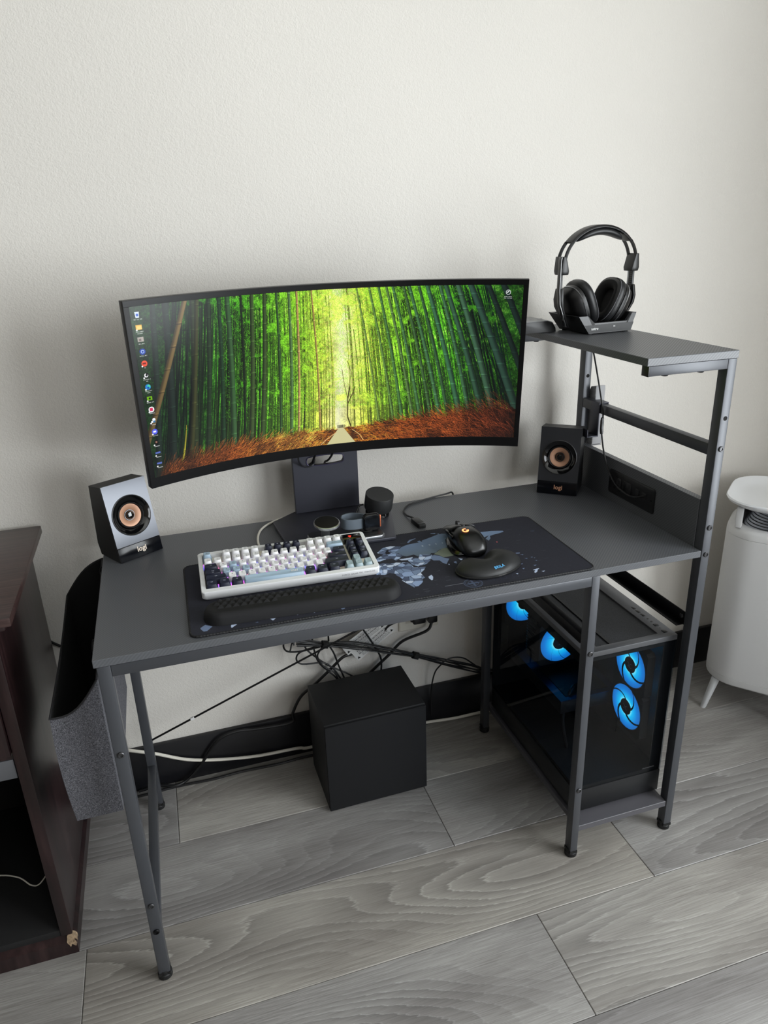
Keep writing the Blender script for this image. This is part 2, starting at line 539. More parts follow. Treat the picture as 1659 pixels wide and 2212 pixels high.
leg_fr = leg(1.2035, 1.2238, 0.0005, 0.0255, ZT - 0.0152); leg_rr = leg(1.2035, 1.2238, D - 0.0255, D - 0.0005, ZT - 0.0152)
build('front_apron', MB().box(0.027, 0.9433, 0.0008, 0.021, T - 0.022, T), M_FRAME, desk, bev=0.0014)
build('rear_apron', MB().box(0.027, 0.9433, D - 0.021, D - 0.0008, T - 0.022, T), M_FRAME, desk, bev=0.0014)
build('side_apron', MB().box(0.0055, 0.0258, 0.023, D - 0.024, T - 0.022, T), M_FRAME, desk, bev=0.0014)
build('low_side_bar', MB().box(0.0055, 0.0258, 0.023, D - 0.024, 0.124, 0.146), M_FRAME, desk, bev=0.0014)
build('inner_rail', MB().box(0.945, 0.9605, 0.026, D - 0.026, 0.575, 0.597).box(0.945, 0.975, 0.03, D - 0.03, 0.573, 0.575), M_DARKBOLT, desk, bev=0.0008)
build('outer_rail', MB().box(1.206, 1.2085, 0.026, D - 0.026, 0.566, 0.598).box(1.188, 1.2085, 0.03, D - 0.03, 0.566, 0.5685), M_DARKBOLT, desk, bev=0.0008)
build('lower_shelf', MB().box(0.9622, 1.2033, 0.003, D - 0.003, 0.0745, 0.09), M_PLAINB, desk, bev=0.0008, seg=1)
build('crossbar', MB().box(1.204, 1.2232, 0.0257, D - 0.0257, 0.961, 0.985), M_FRAME, desk, bev=0.0014)
sp = build('side_panel', MB().box(1.2017, 1.2185, 0.0257, D - 0.0257, H - 0.004, 0.865), M_CARBON, desk, bev=0.0007, seg=1)
for y0, y1 in ((0.0005, 0.0205), (D - 0.0205, D - 0.0005)):
    build('shelf_bar', MB().box(1.0285, 1.2033, y0, y1, 1.138, ZT - 0.0152), M_FRAME, desk, bev=0.0014)
    build('bar_end_cap', MB().box(1.0262, 1.0285, y0 - 0.0003, y1 + 0.0003, 1.1377, ZT - 0.0152), M_BLACKP, desk, bev=0.0006)
    for x in (1.07, 1.15):
        build('bolt', MB().lathe([(0.006, -0.003), (0.007, -0.001), (0.007, 0)], (x, (y0 + y1) / 2, 1.138), 12), M_DARKBOLT, desk)
build('top_shelf', MB().box(1.0225, 1.2256, 0, D, ZT - 0.015, ZT), M_CARBON, desk, bev=0.0008, seg=1)
def bolt(x, y, z, par, m=M_STEEL, r=0.0062, ax='y', d=-1):
    q = MB().lathe([(r, 0), (r, 0.0022), (r * 0.8, 0.0032), (r * 0.55, 0.0032), (r * 0.5, 0.0018)], (0, 0, 0), 18)
    if ax == 'y': q.xf(Matrix.Translation((x, y, z)) @ Matrix.Rotation(PI / 2, 4, 'X'))
    else: q.xf(Matrix.Translation((x, y, z)) @ Matrix.Rotation(-PI / 2, 4, 'Y'))
    b = build('bolt', q, m, par)
    q = MB().cyl((0, 0, 0.0012), r * 0.5, 0.0008, n=6)
    if ax == 'y': q.xf(Matrix.Translation((x, y, z)) @ Matrix.Rotation(PI / 2, 4, 'X'))
    else: q.xf(Matrix.Translation((x, y, z)) @ Matrix.Rotation(-PI / 2, 4, 'Y'))
    return b
for z in (0.5639, 0.2036): bolt(0.0158, 0.0005, z, leg_fl)
bolt(0.0158, 0.0005, 0.1346, leg_fl, M_DARKBOLT)
for z in (0.5624, 0.2011): bolt(0.953, 0.0005, z, leg_fi)
for z in (0.9787, 0.8093, 0.7486): bolt(1.214, 0.0005, z, leg_fr, M_STEEL, 0.0058)
bolt(1.2058, 0.036, 0.586, desk, M_STEEL, 0.005, 'x')
def hole(x, y, z, par):
    build('bolt_hole', MB().cyl((x, y - 0.0003, z), 0.0046, 0.0006, 'y', 16), M_HOLE, par)
hole(1.2146, 0.0005, 1.0407, leg_fr)
hole(1.214, D - 0.0255, 1.0407, leg_rr)
build('brace_rod', MB().tube([(0.0265, 0.5005, 0.2145), (0.589, 0.5005, 0.4245), (0.95, 0.5005, 0.5595)], 0.0026, 8, smooth=False), M_DARKBOLT, desk)
sl = MB().box(-0.005, 0.005, -0.0034, 0.0034, -0.0034, 0.0034)
sl.xf(Matrix.Translation((0.1317, 0.5005, 0.2538)) @ Matrix.Rotation(-0.357, 4, 'Y'))
build('rod_sticker', sl, M_TEXTW, desk, bev=0.0005, seg=1)
# power panel let into the side panel
pp = MB(); ring = rrect(0.163, 0.340, 0.780, 0.8395, 0.006)
pp.loft([[(1.2018, y, z) for y, z in ring], [(1.1998, y, z) for y, z in ring], [(1.1992, 0.2515 + (y - 0.2515) * 0.98, 0.81 + (z - 0.81) * 0.95) for y, z in ring]])
pw = build('power_panel', pp, M_BLACKP, desk)
M_SOCK = mat('satin_black_socket', (22, 22, 24), 0.4)
for y in (0.302, 0.262):
    so = build('socket', MB().box(1.1978, 1.1993, y - 0.014, y + 0.014, 0.794, 0.826), M_SOCK, pw, bev=0.001)
    for dy, dz in ((-0.006, 0.818), (0.006, 0.818)):
        build('slot', MB().box(1.1975, 1.1979, y + dy - 0.0008, y + dy + 0.0008, dz - 0.005, dz + 0.003), M_HOLE, pw)
    build('slot', MB().cyl((1.1975, y, 0.802), 0.0025, 0.0004, 'x', 10), M_HOLE, pw)
for y in (0.225, 0.198):
    build('usb_port', MB().box(1.1978, 1.1993, y - 0.007, y + 0.007, 0.806, 0.821), M_SOCK, pw, bev=0.0005, seg=1)
for y in (0.1735, 0.3295):
    build('screw', MB().cyl((1.1983, y, 0.81), 0.0025, 0.001, 'x', 10), M_DARKBOLT, pw)

# clamp hook over the crossbar and grey adapter behind the rear post
hk = thing('headphone_hook', 'dark steel strap hook hung over the desk tower crossbar', 'hook', (1.2, 0.425, 0.985))
m = MB()
w0, w1 = -0.019, 0.019
for y0, y1, a in ((w0, w1, 0),):
    m.box(0.0005, 0.026, y0, y1, 0.0004, 0.003)          # over the bar
    m.box(0.0, 0.003, y0, y1, -0.080, 0.003)            # front plate
    m.box(-0.026, 0.003, y0, y1, -0.083, -0.080)        # tray of the hook
    m.box(0.0245, 0.027, y0, y1, -0.022, 0.003)
build('strap', m, M_STAND, hk, bev=0.0006)
m = MB().box(-0.029, -0.026, w0, w1, -0.083, -0.062)
build('lip', m, M_STAND, hk, bev=0.0006)
ad = thing('adapter_box', 'light grey ribbed adapter box mounted behind the tower rear post', 'adapter', (1.236, D - 0.02, 0.93))
prof = [(-0.03, -0.066), (-0.008, -0.074), (0.004, -0.060), (0.006, 0.060), (-0.006, 0.083), (-0.03, 0.088)]
m = MB(); m.loft([[(-0.011, y, z) for y, z in prof], [(0.016, y, z) for y, z in prof]])
M_ADGREY = mat('light_grey_abs', (158, 158, 160), 0.55)
build('shell', m, M_ADGREY, ad, bev=0.0015)
for i in range(6):
    build('rib', MB().box(-0.0118, 0.0166, -0.03 + 0.001, 0.001 - i * 0.001, -0.070 + i * 0.0045, -0.0682 + i * 0.0045), M_ADGREY, ad)
    build('rib', MB().box(-0.0118, 0.0166, -0.03 + 0.001, -0.0035 - i * 0.001, 0.063 + i * 0.0032, 0.0645 + i * 0.0032), M_ADGREY, ad)

# ================================================================== LEFT STORAGE BAG
bag = thing('storage_bag', 'heather grey fabric storage bag hung on the left desk side', 'bag', (-0.05, 0.26, 0.40))
def rim(x, y):
    t = (x + 0.094) / 0.088          # 0 outer, 1 at desk
    u = (y - 0.055) / 0.42
    base = (0.628 + 0.034 * u) * (1 - t) + (0.690 + 0.05 * u) * t
    sag = -0.022 * sin(PI * max(0, min(1, t))) * (1 - 0.6 * abs(2 * u - 1) * 0) - 0.01 * sin(PI * u) * (1 - t)
    if u > 0.5: sag = 0.016 * sin(PI * t) - 0.01 * sin(PI * u) * (1 - t)
    return base + sag
def bagshell(ins, ztop_off, zb):
    x0, x1, y0, y1 = -0.094 + ins, -0.006 - ins, 0.055 + ins, 0.475 - ins
    per = []
    for x in np.linspace(x1, x0, 10)[:-1]: per.append((x, y0))
    for y in np.linspace(y0, y1, 16)[:-1]: per.append((x0, y))
    for x in np.linspace(x0, x1, 10)[:-1]: per.append((x, y1))
    for y in np.linspace(y1, y0, 16)[:-1]: per.append((x1, y))
    rings = []
    for k in range(9):
        t = k / 8
        ring = []
        for x, y in per:
            zt = rim(x, y) + ztop_off
            z = zb + (zt - zb) * t
            sh = 0.006 * (1 - t)
            yb_ = y
            bul = 0.004 * sin(PI * t)
            xx = x - (bul if x < -0.09 else 0) + (sh if x < -0.05 else 0)
            ring.append((xx, yb_ - (bul if y < 0.06 else 0), z))
        rings.append(ring)
    return rings
R = bagshell(0, 0, 0.398); Ri = bagshell(0.0035, 0, 0.402)
m = MB(); n = len(R[0])
m.cm = 0; m.loft(R, cap0=True, cap1=False)
m.cm = 1
vs = R[-1] + Ri[-1]
m.add(vs, [(i, (i + 1) % n, n + (i + 1) % n, n + i) for i in range(n)])
m.loft(Ri[::-1], cap0=False, cap1=True)
for p in (m,):
    p.v = [(x + 0.05, y - 0.26, z - 0.40) for x, y, z in p.v]
build('fabric_body', m, [M_HEATHER, mat('black_bag_lining', (10, 10, 12), 0.9)], bag, smooth=40)
hem = [(x, y, z) for x, y, z in R[-1]]
m = MB().tube([(x + 0.05, y - 0.26, z - 0.40) for x, y, z in hem], 0.0019, 6, closed=True, smooth=False)
build('hem', m, mat('dark_hem_binding', (36, 36, 39), 0.9), bag)
for y in (0.10, 0.42):
    m = MB().tube([(-0.0085, y, 0.685), (-0.0085, y, 0.735), (-0.002, y, 0.7425), (0.010, y, 0.741), (0.0145, y, 0.735)], 0.002, 8)
    m.v = [(a + 0.05, b - 0.26, c - 0.40) for a, b, c in m.v]
    build('hanger', m, M_DARKBOLT, bag)

# ================================================================== TV CABINET ON THE LEFT
cab = thing('media_cabinet', 'dark cherry media cabinet with a chipped front corner at the left', 'cabinet', (-0.6, 0.33, 0))
def cb(name, x0, x1, y0, y1, z0, z1, m=None, bev=0.0012, par=None):
    q = MB().box(x0 + 0.6, x1 + 0.6, y0 - 0.33, y1 - 0.33, z0, z1)
    return build(name, q, m or M_CHERRY, par or cab, bev=bev)
CX = -0.163
cb('top_slab', -1.30, -0.133, 0.122, 0.572, 0.7845, 0.802, M_CHTOP, 0.002)
cb('top_moulding', -1.29, -0.146, 0.132, 0.566, 0.772, 0.7843, M_CHERRY, 0.004)
cb('side_panel', CX - 0.022, CX, 0.128, 0.560, 0.05, 0.772)
cb('side_panel', -1.29, -1.268, 0.128, 0.560, 0.05, 0.772)
cb('back_panel', -1.268, CX - 0.022, 0.548, 0.560, 0.05, 0.772, mat('shade_black_lining', (12, 11, 12), 0.8))  # shade of the cavity put into a near-black lining colour
cb('floor_panel', -1.268, CX - 0.022, 0.13, 0.548, 0.05, 0.066, bpy.data.materials['shade_black_lining'])
cb('divider', -0.735, -0.717, 0.132, 0.548, 0.066, 0.505)
cb('shelf', -1.268, CX - 0.022, 0.135, 0.548, 0.505, 0.520)
for x0, x1 in ((-0.722, -0.1865), (-1.266, -0.726)):
    d = cb('drawer_front', x0, x1, 0.120, 0.138, 0.522, 0.640)
    cb('drawer_front', x0, x1, 0.120, 0.138, 0.643, 0.768)
    for z in (0.58, 0.705):
        q = MB().lathe([(0.004, 0), (0.004, 0.012), (0.011, 0.016), (0.012, 0.022), (0.008, 0.026)], (0, 0, 0), 16)
        q.xf(Matrix.Translation(((x0 + x1) / 2 + 0.6, 0.12 - 0.33, z)) @ Matrix.Rotation(PI / 2, 4, 'X'))
        build('knob', q, M_DARKBOLT, cab)
M_RAILG = mat('grey_metal_rail', (120, 122, 128), 0.4, 0.6)
cb('metal_rail', -0.715, -0.188, 0.134, 0.140, 0.462, 0.5048, M_RAILG, 0.001)
# plinth with moulded front and side
prof = [(0.0, 0.0), (0.0, 0.034), (0.006, 0.044), (0.010, 0.05), (0.026, 0.056), (0.03, 0.06), (0.03, 0.0)]
def plinth(pts_fn):
    m = MB()
    m.loft([[pts_fn(0, d, z) for d, z in prof], [pts_fn(1, d, z) for d, z in prof]])
    m.v = [(x + 0.6, y - 0.33, z) for x, y, z in m.v]
    return m
build('plinth', plinth(lambda t, d, z: ((-0.1575 - d if t else -1.30), 0.124 + d, z)), M_CHERRY, cab, smooth=20)
build('plinth', plinth(lambda t, d, z: (-0.1575 - d, (0.564 if t else 0.124 + d), z)), M_CHERRY, cab, smooth=20)
# bare fibreboard showing where the corner has broken off
g = random.Random(3)
m = MB()
chip = []
for i in range(16):
    a = 2 * PI * i / 16
    chip.append((0.011 * cos(a) * g.uniform(0.4, 1.4), 0.018 * sin(a) * g.uniform(0.4, 1.3)))
c3 = [(-0.1665 + x * 0.8 + 0.6, 0.1233 - 0.33 - 0.0012 + max(0, z) * 0.5, 0.037 + z) for x, z in chip]
c4 = [(x, y + 0.008, z) for x, y, z in c3]
m.loft([c4, c3])
m2 = [(-0.1565 + 0.6 - max(0, z) * 0.55, 0.1335 - 0.33 + x * 0.7, 0.040 + z * 0.8) for x, z in chip]
m.loft([[(x - 0.008, y, z) for x, y, z in m2], m2])
build('broken_corner', m, mat('bare_fibreboard', (158, 136, 110), 0.95, bump=(300, 0.8, 0.002), var=(120, 0.35)), cab, smooth=0, label='pale splintered fibreboard corner')
for z in (0.105, 0.135, 0.47, 0.49):
    build('hinge_screw', MB().cyl((CX - 0.024 + 0.6, 0.15 - 0.33, z), 0.003, 0.004, 'x', 10), M_STEEL, cab)
tag(build('thin_white_cord', MB().tube([(-0.56, 0.36, 0.067), (-0.36, 0.33, 0.069), (-0.29, 0.30, 0.075), (-0.255, 0.27, 0.0685), (-0.235, 0.275, 0.0685), (-0.205, 0.31, 0.10), (-0.196, 0.36, 0.16), (-0.2, 0.42, 0.2), (-0.215, 0.46, 0.185)], 0.0016, 6),
          M_WCABLE), 'thin white cord lying inside the open dark cabinet', 'cord')
MAP=[('c',[-15,5,-7,17,1,20,13,12,27,13,35,9,41,8,50,5,54,-9,54,-21,63,-24,78,-27,70,-40,59,-51,59,-58,60,-73,52,-78,51,-87,46,-94,35,-104,26,-106,18,-85,13,-70,16,-65,14,-54,10,-46,9,-37,0,-29,-11,-34,-26,-28,-34,-21,-20,-12]),
('l',[67,-72,76,-66,76,-76,71,-88,68,-89,66,-80]),
('l',[38,26,48,25,68,26,65,19,51,16,40,19]),
('c',[53,14,70,23,89,13,99,0,92,-8,84,-16,64,-21,55,-8]),
('c',[87,36,109,24,110,14,99,3,88,10,78,17]),
('c',[3,72,22,93,40,96,62,87,51,72,40,60,45,52,50,43,58,43,48,38,37,26,29,20,25,34,9,34,-3,29,-8,31,-8,43,6,53,14,60]),
('k',[21,69,29,80,33,82,28,71,32,61,23,57,19,61]),
('b',[63,84,79,91,100,93,113,94,115,101,137,110,161,121,174,117,177,113,158,48,145,45,130,39,121,29,111,31,107,26,87,34,80,25,74,37,57,34,51,40,46,54,39,58,51,72]),
('g',[121,29,131,38,145,46,157,45,162,30,161,8,148,3,137,2,128,3,124,15,114,24]),
('m',[101,5,112,20,123,13,128,1,137,-8,129,-20,122,-31,117,-22,115,-9,103,-5]),
('l',[125,-31,128,-32,127,-36,125,-35]),
('m',[80,101,89,113,106,118,105,115,92,108,84,99]),
('m',[146,132,157,131,156,124,146,128]),
('m',[157,124,164,125,164,121]),
('b',[103,99,110,103,114,88,108,88]),
('b',[167,122,206,110,243,96,256,98,279,96,304,88,304,82,288,77,276,75,265,71,261,59,252,48,250,60,264,75,246,66,242,69,219,52,183,34,153,51]),
('l',[155,-13,163,-19,157,-24]),
('m',[140,-25,146,-24,143,-36,139,-30]),
('m',[226,-13,233,-13,229,-20,225,-19]),
('l',[273,-116,284,-113,289,-114,283,-118,278,-126,272,-130,271,-126,277,-119]),
('l',[234,-119,240,-119,236,-124]),
('m',[257,-102,263,-102,258,-107]),
('m',[285,-96,292,-97,286,-101]),
('l',[287,-126,295,-127,289,-131]),
('m',[278,-30,287,-32,284,-36,277,-34]),
('m',[282,-42,290,-43,287,-46]),
('m',[283,-61,289,-62,287,-65]),
('m',[297,-60,302,-60,300,-63]),
('m',[302,-65,305,-65,303,-68]),
('m',[298,-77,303,-78,301,-81]),
('m',[262,-73,268,-74,266,-77]),
('m',[261,-82,269,-81,265,-86]),
('d',[361,66,372,65,368,59,360,61]),
('r',[264,37,267,38,267,34,264,32]),
('m',[-378,-123,-369,-114,-357,-124,-367,-137,-373,-137,-377,-129]),
('l',[-326,-137,-325,-130,-314,-131,-325,-141]),
('m',[-284,-136,-278,-135,-278,-138]),
('l',[-256,-132,-245,-132,-252,-140]),
('l',[-210,-132,-201,-132,-207,-136]),
('l',[-179,-133,-174,-136,-176,-138]),
('m',[-129,-131,-115,-131,-121,-142,-126,-143])]

# ================================================================== PAINTED FLAT IMAGES (screen wallpaper, mouse pad print)
RNG = np.random.default_rng(11)
def vnoise(h, w, cell, seed):
    r = np.random.default_rng(seed)
    gh, gw = int(h / cell) + 3, int(w / cell) + 3
    g_ = r.random((gh, gw))
    y = np.arange(h) / cell; x = np.arange(w) / cell
    yi, xi = y.astype(int), x.astype(int); fy, fx = (y - yi)[:, None], (x - xi)[None]
    fy = fy * fy * (3 - 2 * fy); fx = fx * fx * (3 - 2 * fx)
    a = g_[yi][:, xi]; b = g_[yi][:, xi + 1]; c = g_[yi + 1][:, xi]; d = g_[yi + 1][:, xi + 1]
    return (a * (1 - fx) + b * fx) * (1 - fy) + (c * (1 - fx) + d * fx) * fy
def fillpoly(img, pts, col, fn=None):
    h, w, _ = img.shape
    P = np.array(pts, float)
    x0, y0 = np.maximum(np.floor(P.min(0)).astype(int), 0); x1, y1 = np.ceil(P.max(0)).astype(int) + 1
    x1, y1 = min(x1, w), min(y1, h)
    if x1 <= x0 or y1 <= y0: return
    X, Y = np.meshgrid(np.arange(x0, x1) + .5, np.arange(y0, y1) + .5)
    ins = np.zeros(X.shape, bool)
    for i in range(len(P)):
        (ax, ay), (bx, by) = P[i - 1], P[i]
        if ay == by: continue
        c = ((ay > Y) != (by > Y)) & (X < (bx - ax) * (Y - ay) / (by - ay) + ax)
        ins ^= c
    sub = img[y0:y1, x0:x1]
    if fn is None: sub[ins] = np.array(col) / 255
    else: sub[ins] = fn(X[ins], Y[ins])
F35 = {'A': '757', 'B': '767', }
GLY = {c: v for c, v in zip('ABCDEFGHIKLMNOPRSTUVW0123456789._-',
    ('25755', '65656', '34443', '65556', '74647', '74644', '34553', '55755', '72227', '55655', '44447', '57755', '67555', '25552', '65644', '65655', '34216', '72222', '55557', '55552', '55775',
     '75557', '26227', '61247', '61216', '55711', '74616', '34757', '71222', '75757', '75716', '00002', '00007', '00700'))}
def ptext(img, s, cx, y, col, sc_=1, alpha=1.0):
    w = len(s) * 4 * sc_
    x = int(cx - w / 2)
    for ch in s:
        for r_, d in enumerate(GLY.get(ch, '00000')):
            for b in range(3):
                if int(d) & (4 >> b):
                    ys, xs = y + r_ * sc_, x + b * sc_
                    img[ys:ys + sc_, xs:xs + sc_] = img[ys:ys + sc_, xs:xs + sc_] * (1 - alpha) + np.array(col) / 255 * alpha
        x += 4 * sc_

def paint_forest():
    w, h = 2200, 920
    s = w / 1600
    U = ((np.arange(w) + .5) / w)[None, :] * np.ones((h, 1)); V = ((np.arange(h) + .5) / h)[:, None] * np.ones((1, w))
    d = np.abs(U - 0.515 - 0.01 * np.sin(V * 5))
    wid = np.where(U > .515, 1.25, 1.0)
    dd = d / wid
    stops = np.array([0, .025, .06, .12, .2, .32, .48]); cols = np.array([(255, 255, 205), (252, 252, 140), (226, 246, 84), (150, 226, 46), (92, 190, 36), (56, 136, 30), (30, 70, 28)]) / 255
    img = np.stack([np.interp(dd, stops, cols[:, i]) for i in range(3)], -1)
    n1 = vnoise(h, w, 60 * s, 1); n2 = vnoise(h, w, 18 * s, 2); n3 = vnoise(h, w, 6 * s, 3); n4 = vnoise(h, w, 2.6 * s, 4)
    leaf = 0.3 * n1 + 0.28 * n2 + 0.24 * n3 + 0.25 * n4
    md = 0.16 + 1.75 * np.clip(leaf - 0.16, 0, 1)
    kc = np.clip(1 - dd / 0.07, 0, 1)
    img *= (md * (1 - .8 * kc) + .8 * kc)[..., None]
    hi = np.clip((0.5 * n2 + 0.3 * n3 + 0.4 * n4 - 0.70) * 5, 0, 1) * np.clip(1 - dd * 2.0, 0, 1) * np.clip(1.25 - V * 1.1, 0, 1)
    img = img * (1 - hi[..., None]) + np.array([225, 255, 120]) / 255 * hi[..., None]
    gl = np.clip(1 - dd / 0.030, 0, 1) * np.clip((0.55 * n1 + .45 * n2 - .50) * 9, 0, 1) * np.clip(1.1 - V, 0, 1)
    img = img * (1 - .6 * gl[..., None]) + np.array([255, 255, 205]) / 255 * .6 * gl[..., None]
    def leaves(n, xlo, xhi, seed, bright):
        r = np.random.default_rng(seed)
        x = r.uniform(xlo, xhi, n) * w; y = r.random(n) ** 1.3 * 0.75 * h
        ang = r.uniform(0.3, 2.6, n); ln = r.uniform(3, 9, n) * s
        k = np.clip(np.abs(x / w - .515) * 2.2, 0, 1)[:, None]
        c = np.array([150, 225, 50]) * (1 - k) + np.array([40, 140, 22]) * k
        c = c * r.uniform(bright * .5, bright, n)[:, None] / 255
        for t in np.linspace(0, 1, 10):
            xi = (x + np.cos(ang) * ln * t).astype(int); yi = (y + np.sin(ang) * ln * t).astype(int)
            ok = (xi >= 0) & (xi < w) & (yi >= 0) & (yi < h)
            img[yi[ok], xi[ok]] = c[ok]
    leaves(9000, 0, 1, 21, 1.2)
    R_ = random.Random(5)
    def ground(u):
        return np.interp(u, [0, .08, .2, .3, .42, .485, .52, .545, .6, .7, .8, .9, 1], [1.02, .985, .94, .915, .90, .90, .90, .90, .885, .87, .85, .82, .79])
    ys = np.arange(h)
    def stalk(ub, vb, ut, vt, wb, wt, col, ring=50, bright_side=1, ringc=1.55, yellow=None):
        y0, y1 = max(0, int(vt * h)), min(h - 1, int(vb * h))
        if y1 <= y0 + 2: return
        L = R_.uniform(.8, 1.2) * ring * s; ph = R_.random() * L
        for y in range(y0, y1):
            t = (y - y0) / (vb * h - y0)
            x = (ut + (ub - ut) * t + 0.004 * math.sin(t * 3)) * w
            ww = (wt + (wb - wt) * t) * s
            a, b = int(x - ww / 2), int(x + ww / 2) + 1
            if b <= 0 or a >= w: continue
            p = (np.arange(max(a, 0), min(b, w)) - x) / max(ww, 1) * 2
            sh = 0.62 + 0.5 * np.clip(1 - (p - 0.45 * bright_side) ** 2, 0, 1) - 0.3 * np.clip(np.abs(p) - .75, 0, 1)
            c = np.array(col) / 255
            if yellow is not None and yellow[0] < t < yellow[1]: c = np.array((180, 170, 60)) / 255
            q = (y + ph) % L
            k = 1.0
            if q < 1.6 * s: k = ringc
            elif q < 3.4 * s: k = 0.55
            elif q > L - 6 * s: k = 1.12
            img[y, max(a, 0):min(b, w)] = np.clip(sh[:, None] * c[None] * k, 0, 1)
    def lean(u): return (0.515 - u) * (0.16 if u < .515 else 0.24)
    def colr(u, near):
        k = min(1, abs(u - .515) / .46)
        a = np.array((196, 204, 70)); b = np.array((66, 104, 30)); c_ = np.array((17, 34, 19) if u < .515 else (18, 44, 30))
        c = a * (1 - k / .4) + b * (k / .4) if k < .4 else b * (1 - (k - .4) / .6) + c_ * ((k - .4) / .6)
        return c * R_.uniform(.55, 1.25)
    for i in range(330):
        u = R_.random()
        if abs(u - .517) < .022 or (abs(u - .517) < .10 and R_.random() < .45): continue
        st = stalk(u, float(ground(u)) + .02, u + lean(u) * R_.uniform(.6, 1.2), R_.choice([0, 0, 0, .1, .25]), R_.uniform(1.4, 4), R_.uniform(.8, 2.6), colr(u, 0), 26, -1 if u > .515 else 1)
    for i in range(115):
        u = R_.random()
        if abs(u - .517) < .06: continue
        k = abs(u - .515) * 2
        stalk(u, float(ground(u)) + .03, u + lean(u) * R_.uniform(.8, 1.2), 0, R_.uniform(4, 7 + 5 * k), R_.uniform(2.4, 5 + 4 * k), colr(u, 1) * .85, 36, -1 if u > .515 else 1)
    cn = 0.55 * vnoise(h, w, 46 * s, 61) + 0.45 * vnoise(h, w, 15 * s, 62)
    can = np.clip((cn - .40 - .30 * V - np.maximum(0, dd - .06) * 0.9) * 7, 0, 1)
    tex = (0.45 + 0.9 * (0.4 * n3 + 0.6 * n4)) * (1 - .95 * kc) + .98 * kc
    cc = np.stack([np.interp(dd, [0, .05, .12, .25, .4], q) for q in ([250, 222, 150, 84, 50], [252, 246, 228, 186, 120], [120, 80, 44, 34, 30])], -1) / 255 * tex[..., None]
    img[:] = img * (1 - .88 * can[..., None]) + cc * .88 * can[..., None]
    leaves(12000, .2, .86, 22, 1.4)
    leaves(7000, .36, .70, 23, 1.6)
    big = [(.01, 1.0, .055, 26, 20, (34, 52, 40)), (.05, 1.0, .085, 30, 24, (30, 46, 36)), (.105, 1.02, .15, 26, 18, (44, 56, 32)), (.14, 1.0, .19, 20, 15, (34, 52, 30)),
           (.185, .97, .215, 18, 13, (30, 56, 32)), (.215, .95, .236, 24, 18, (52, 84, 48)), (.262, .93, .298, 21, 15, (58, 78, 40)), (.292, .92, .33, 20, 14, (56, 76, 38)),
           (.245, .93, .27, 10, 8, (28, 40, 22)), (.375, .885, .392, 14, 11, (82, 116, 66)), (.395, .885, .412, 11, 8, (176, 144, 88)), (.345, .9, .36, 11, 8, (54, 84, 44)),
           (.455, .885, .450, 8, 6, (164, 140, 76)), (.62, .87, .567, 9, 7, (110, 140, 62)), (.66, .865, .60, 11, 9, (92, 128, 60)), (.685, .86, .625, 14, 10, (70, 112, 58)),
           (.715, .86, .645, 13, 10, (84, 116, 60)), (.735, .85, .662, 15, 11, (66, 108, 62)), (.765, .85, .69, 14, 11, (60, 92, 50)), (.79, .84, .705, 17, 13, (62, 104, 64)),
           (.812, .83, .73, 15, 11, (50, 84, 50)), (.845, .83, .752, 24, 17, (54, 98, 66)), (.87, .82, .785, 17, 13, (60, 100, 66)), (.905, .81, .80, 24, 18, (50, 84, 62)),
           (.935, .80, .832, 28, 21, (62, 98, 72)), (1.0, .80, .865, 36, 27, (48, 80, 64)), (1.05, .8, .91, 30, 22, (28, 46, 38)), (1.09, .8, .95, 34, 26, (30, 50, 42))]
    for ub, vb, ut, wb, wt, c in big:
        stalk(ub, vb, ut, 0, wb, wt, c, 60, -1 if ub > .515 else 1, 1.7)
    stalk(.092, 1.02, .162, 0, 20, 16, (60, 64, 32), 90, 1, 1.6)
    stalk(-.01, .80, .132, 0, 25, 20, (132, 108, 62), 80, 1, .62)
    stalk(.066, 1.0, .098, .72, 13, 2, (196, 186, 52), 90, 1, .9)
    vg = 1 - .35 * np.clip((np.abs(U - .5) - .3) * 4, 0, 1)
    img *= vg[..., None]
    # grass
    gtop = ground(U[0])
    gn = vnoise(1, w, 14 * s, 31)[0] * .03
    mask = V > (gtop - gn + .015)[None]
    gc = np.array([84, 42, 16]) / 255 * (0.25 + 0.9 * vnoise(h, w, 10 * s, 32))[..., None]
    gc *= np.interp(U, [0, .2, .4, .5, .6, .8, 1], [.55, .7, 1.25, 1.2, 1.15, .7, .55])[..., None]
    img[mask] = gc[mask]
    r = np.random.default_rng(41)
    N = 15000
    gx = r.random(N); gb = ground(gx)
    gy = gb + .012 + r.random(N) ** 1.2 * (1.10 - gb)
    ln = r.uniform(30, 110, N) * s * (0.35 + np.abs(gx - .515) * 1.9)
    ang = np.where(gx > .515, r.uniform(-2.75, -2.05, N), r.uniform(-1.35, -.5, N)) * np.where(r.random(N) < .15, .8, 1)
    base = np.stack([np.interp(gx, [0, .2, .38, .47, .55, .7, 1], c) for c in ([92, 140, 232, 210, 206, 156, 92], [48, 72, 150, 120, 118, 76, 42], [20, 28, 62, 40, 36, 28, 24])], -1)
    base = base * r.choice([.22, .4, .7, 1.0, 1.35], N)[:, None] / 255
    cl = vnoise(h, w, 26 * s, 77)[np.clip((gy * h).astype(int), 0, h - 1), np.clip((gx * w).astype(int), 0, w - 1)]
    base = base * (0.35 + 1.3 * cl)[:, None]
    o = np.argsort(gy)
    gx, gy, ln, ang, base = gx[o], gy[o], ln[o], ang[o], base[o]
    for t in np.linspace(0, 1, 120):
        xi = (gx * w + np.cos(ang) * ln * t).astype(int); yi = (gy * h + np.sin(ang) * ln * t + 14 * s * t * t).astype(int)
        ok = (xi >= 0) & (xi < w) & (yi >= 0) & (yi < h)
        img[yi[ok], xi[ok]] = base[ok] * (0.7 + .5 * t)
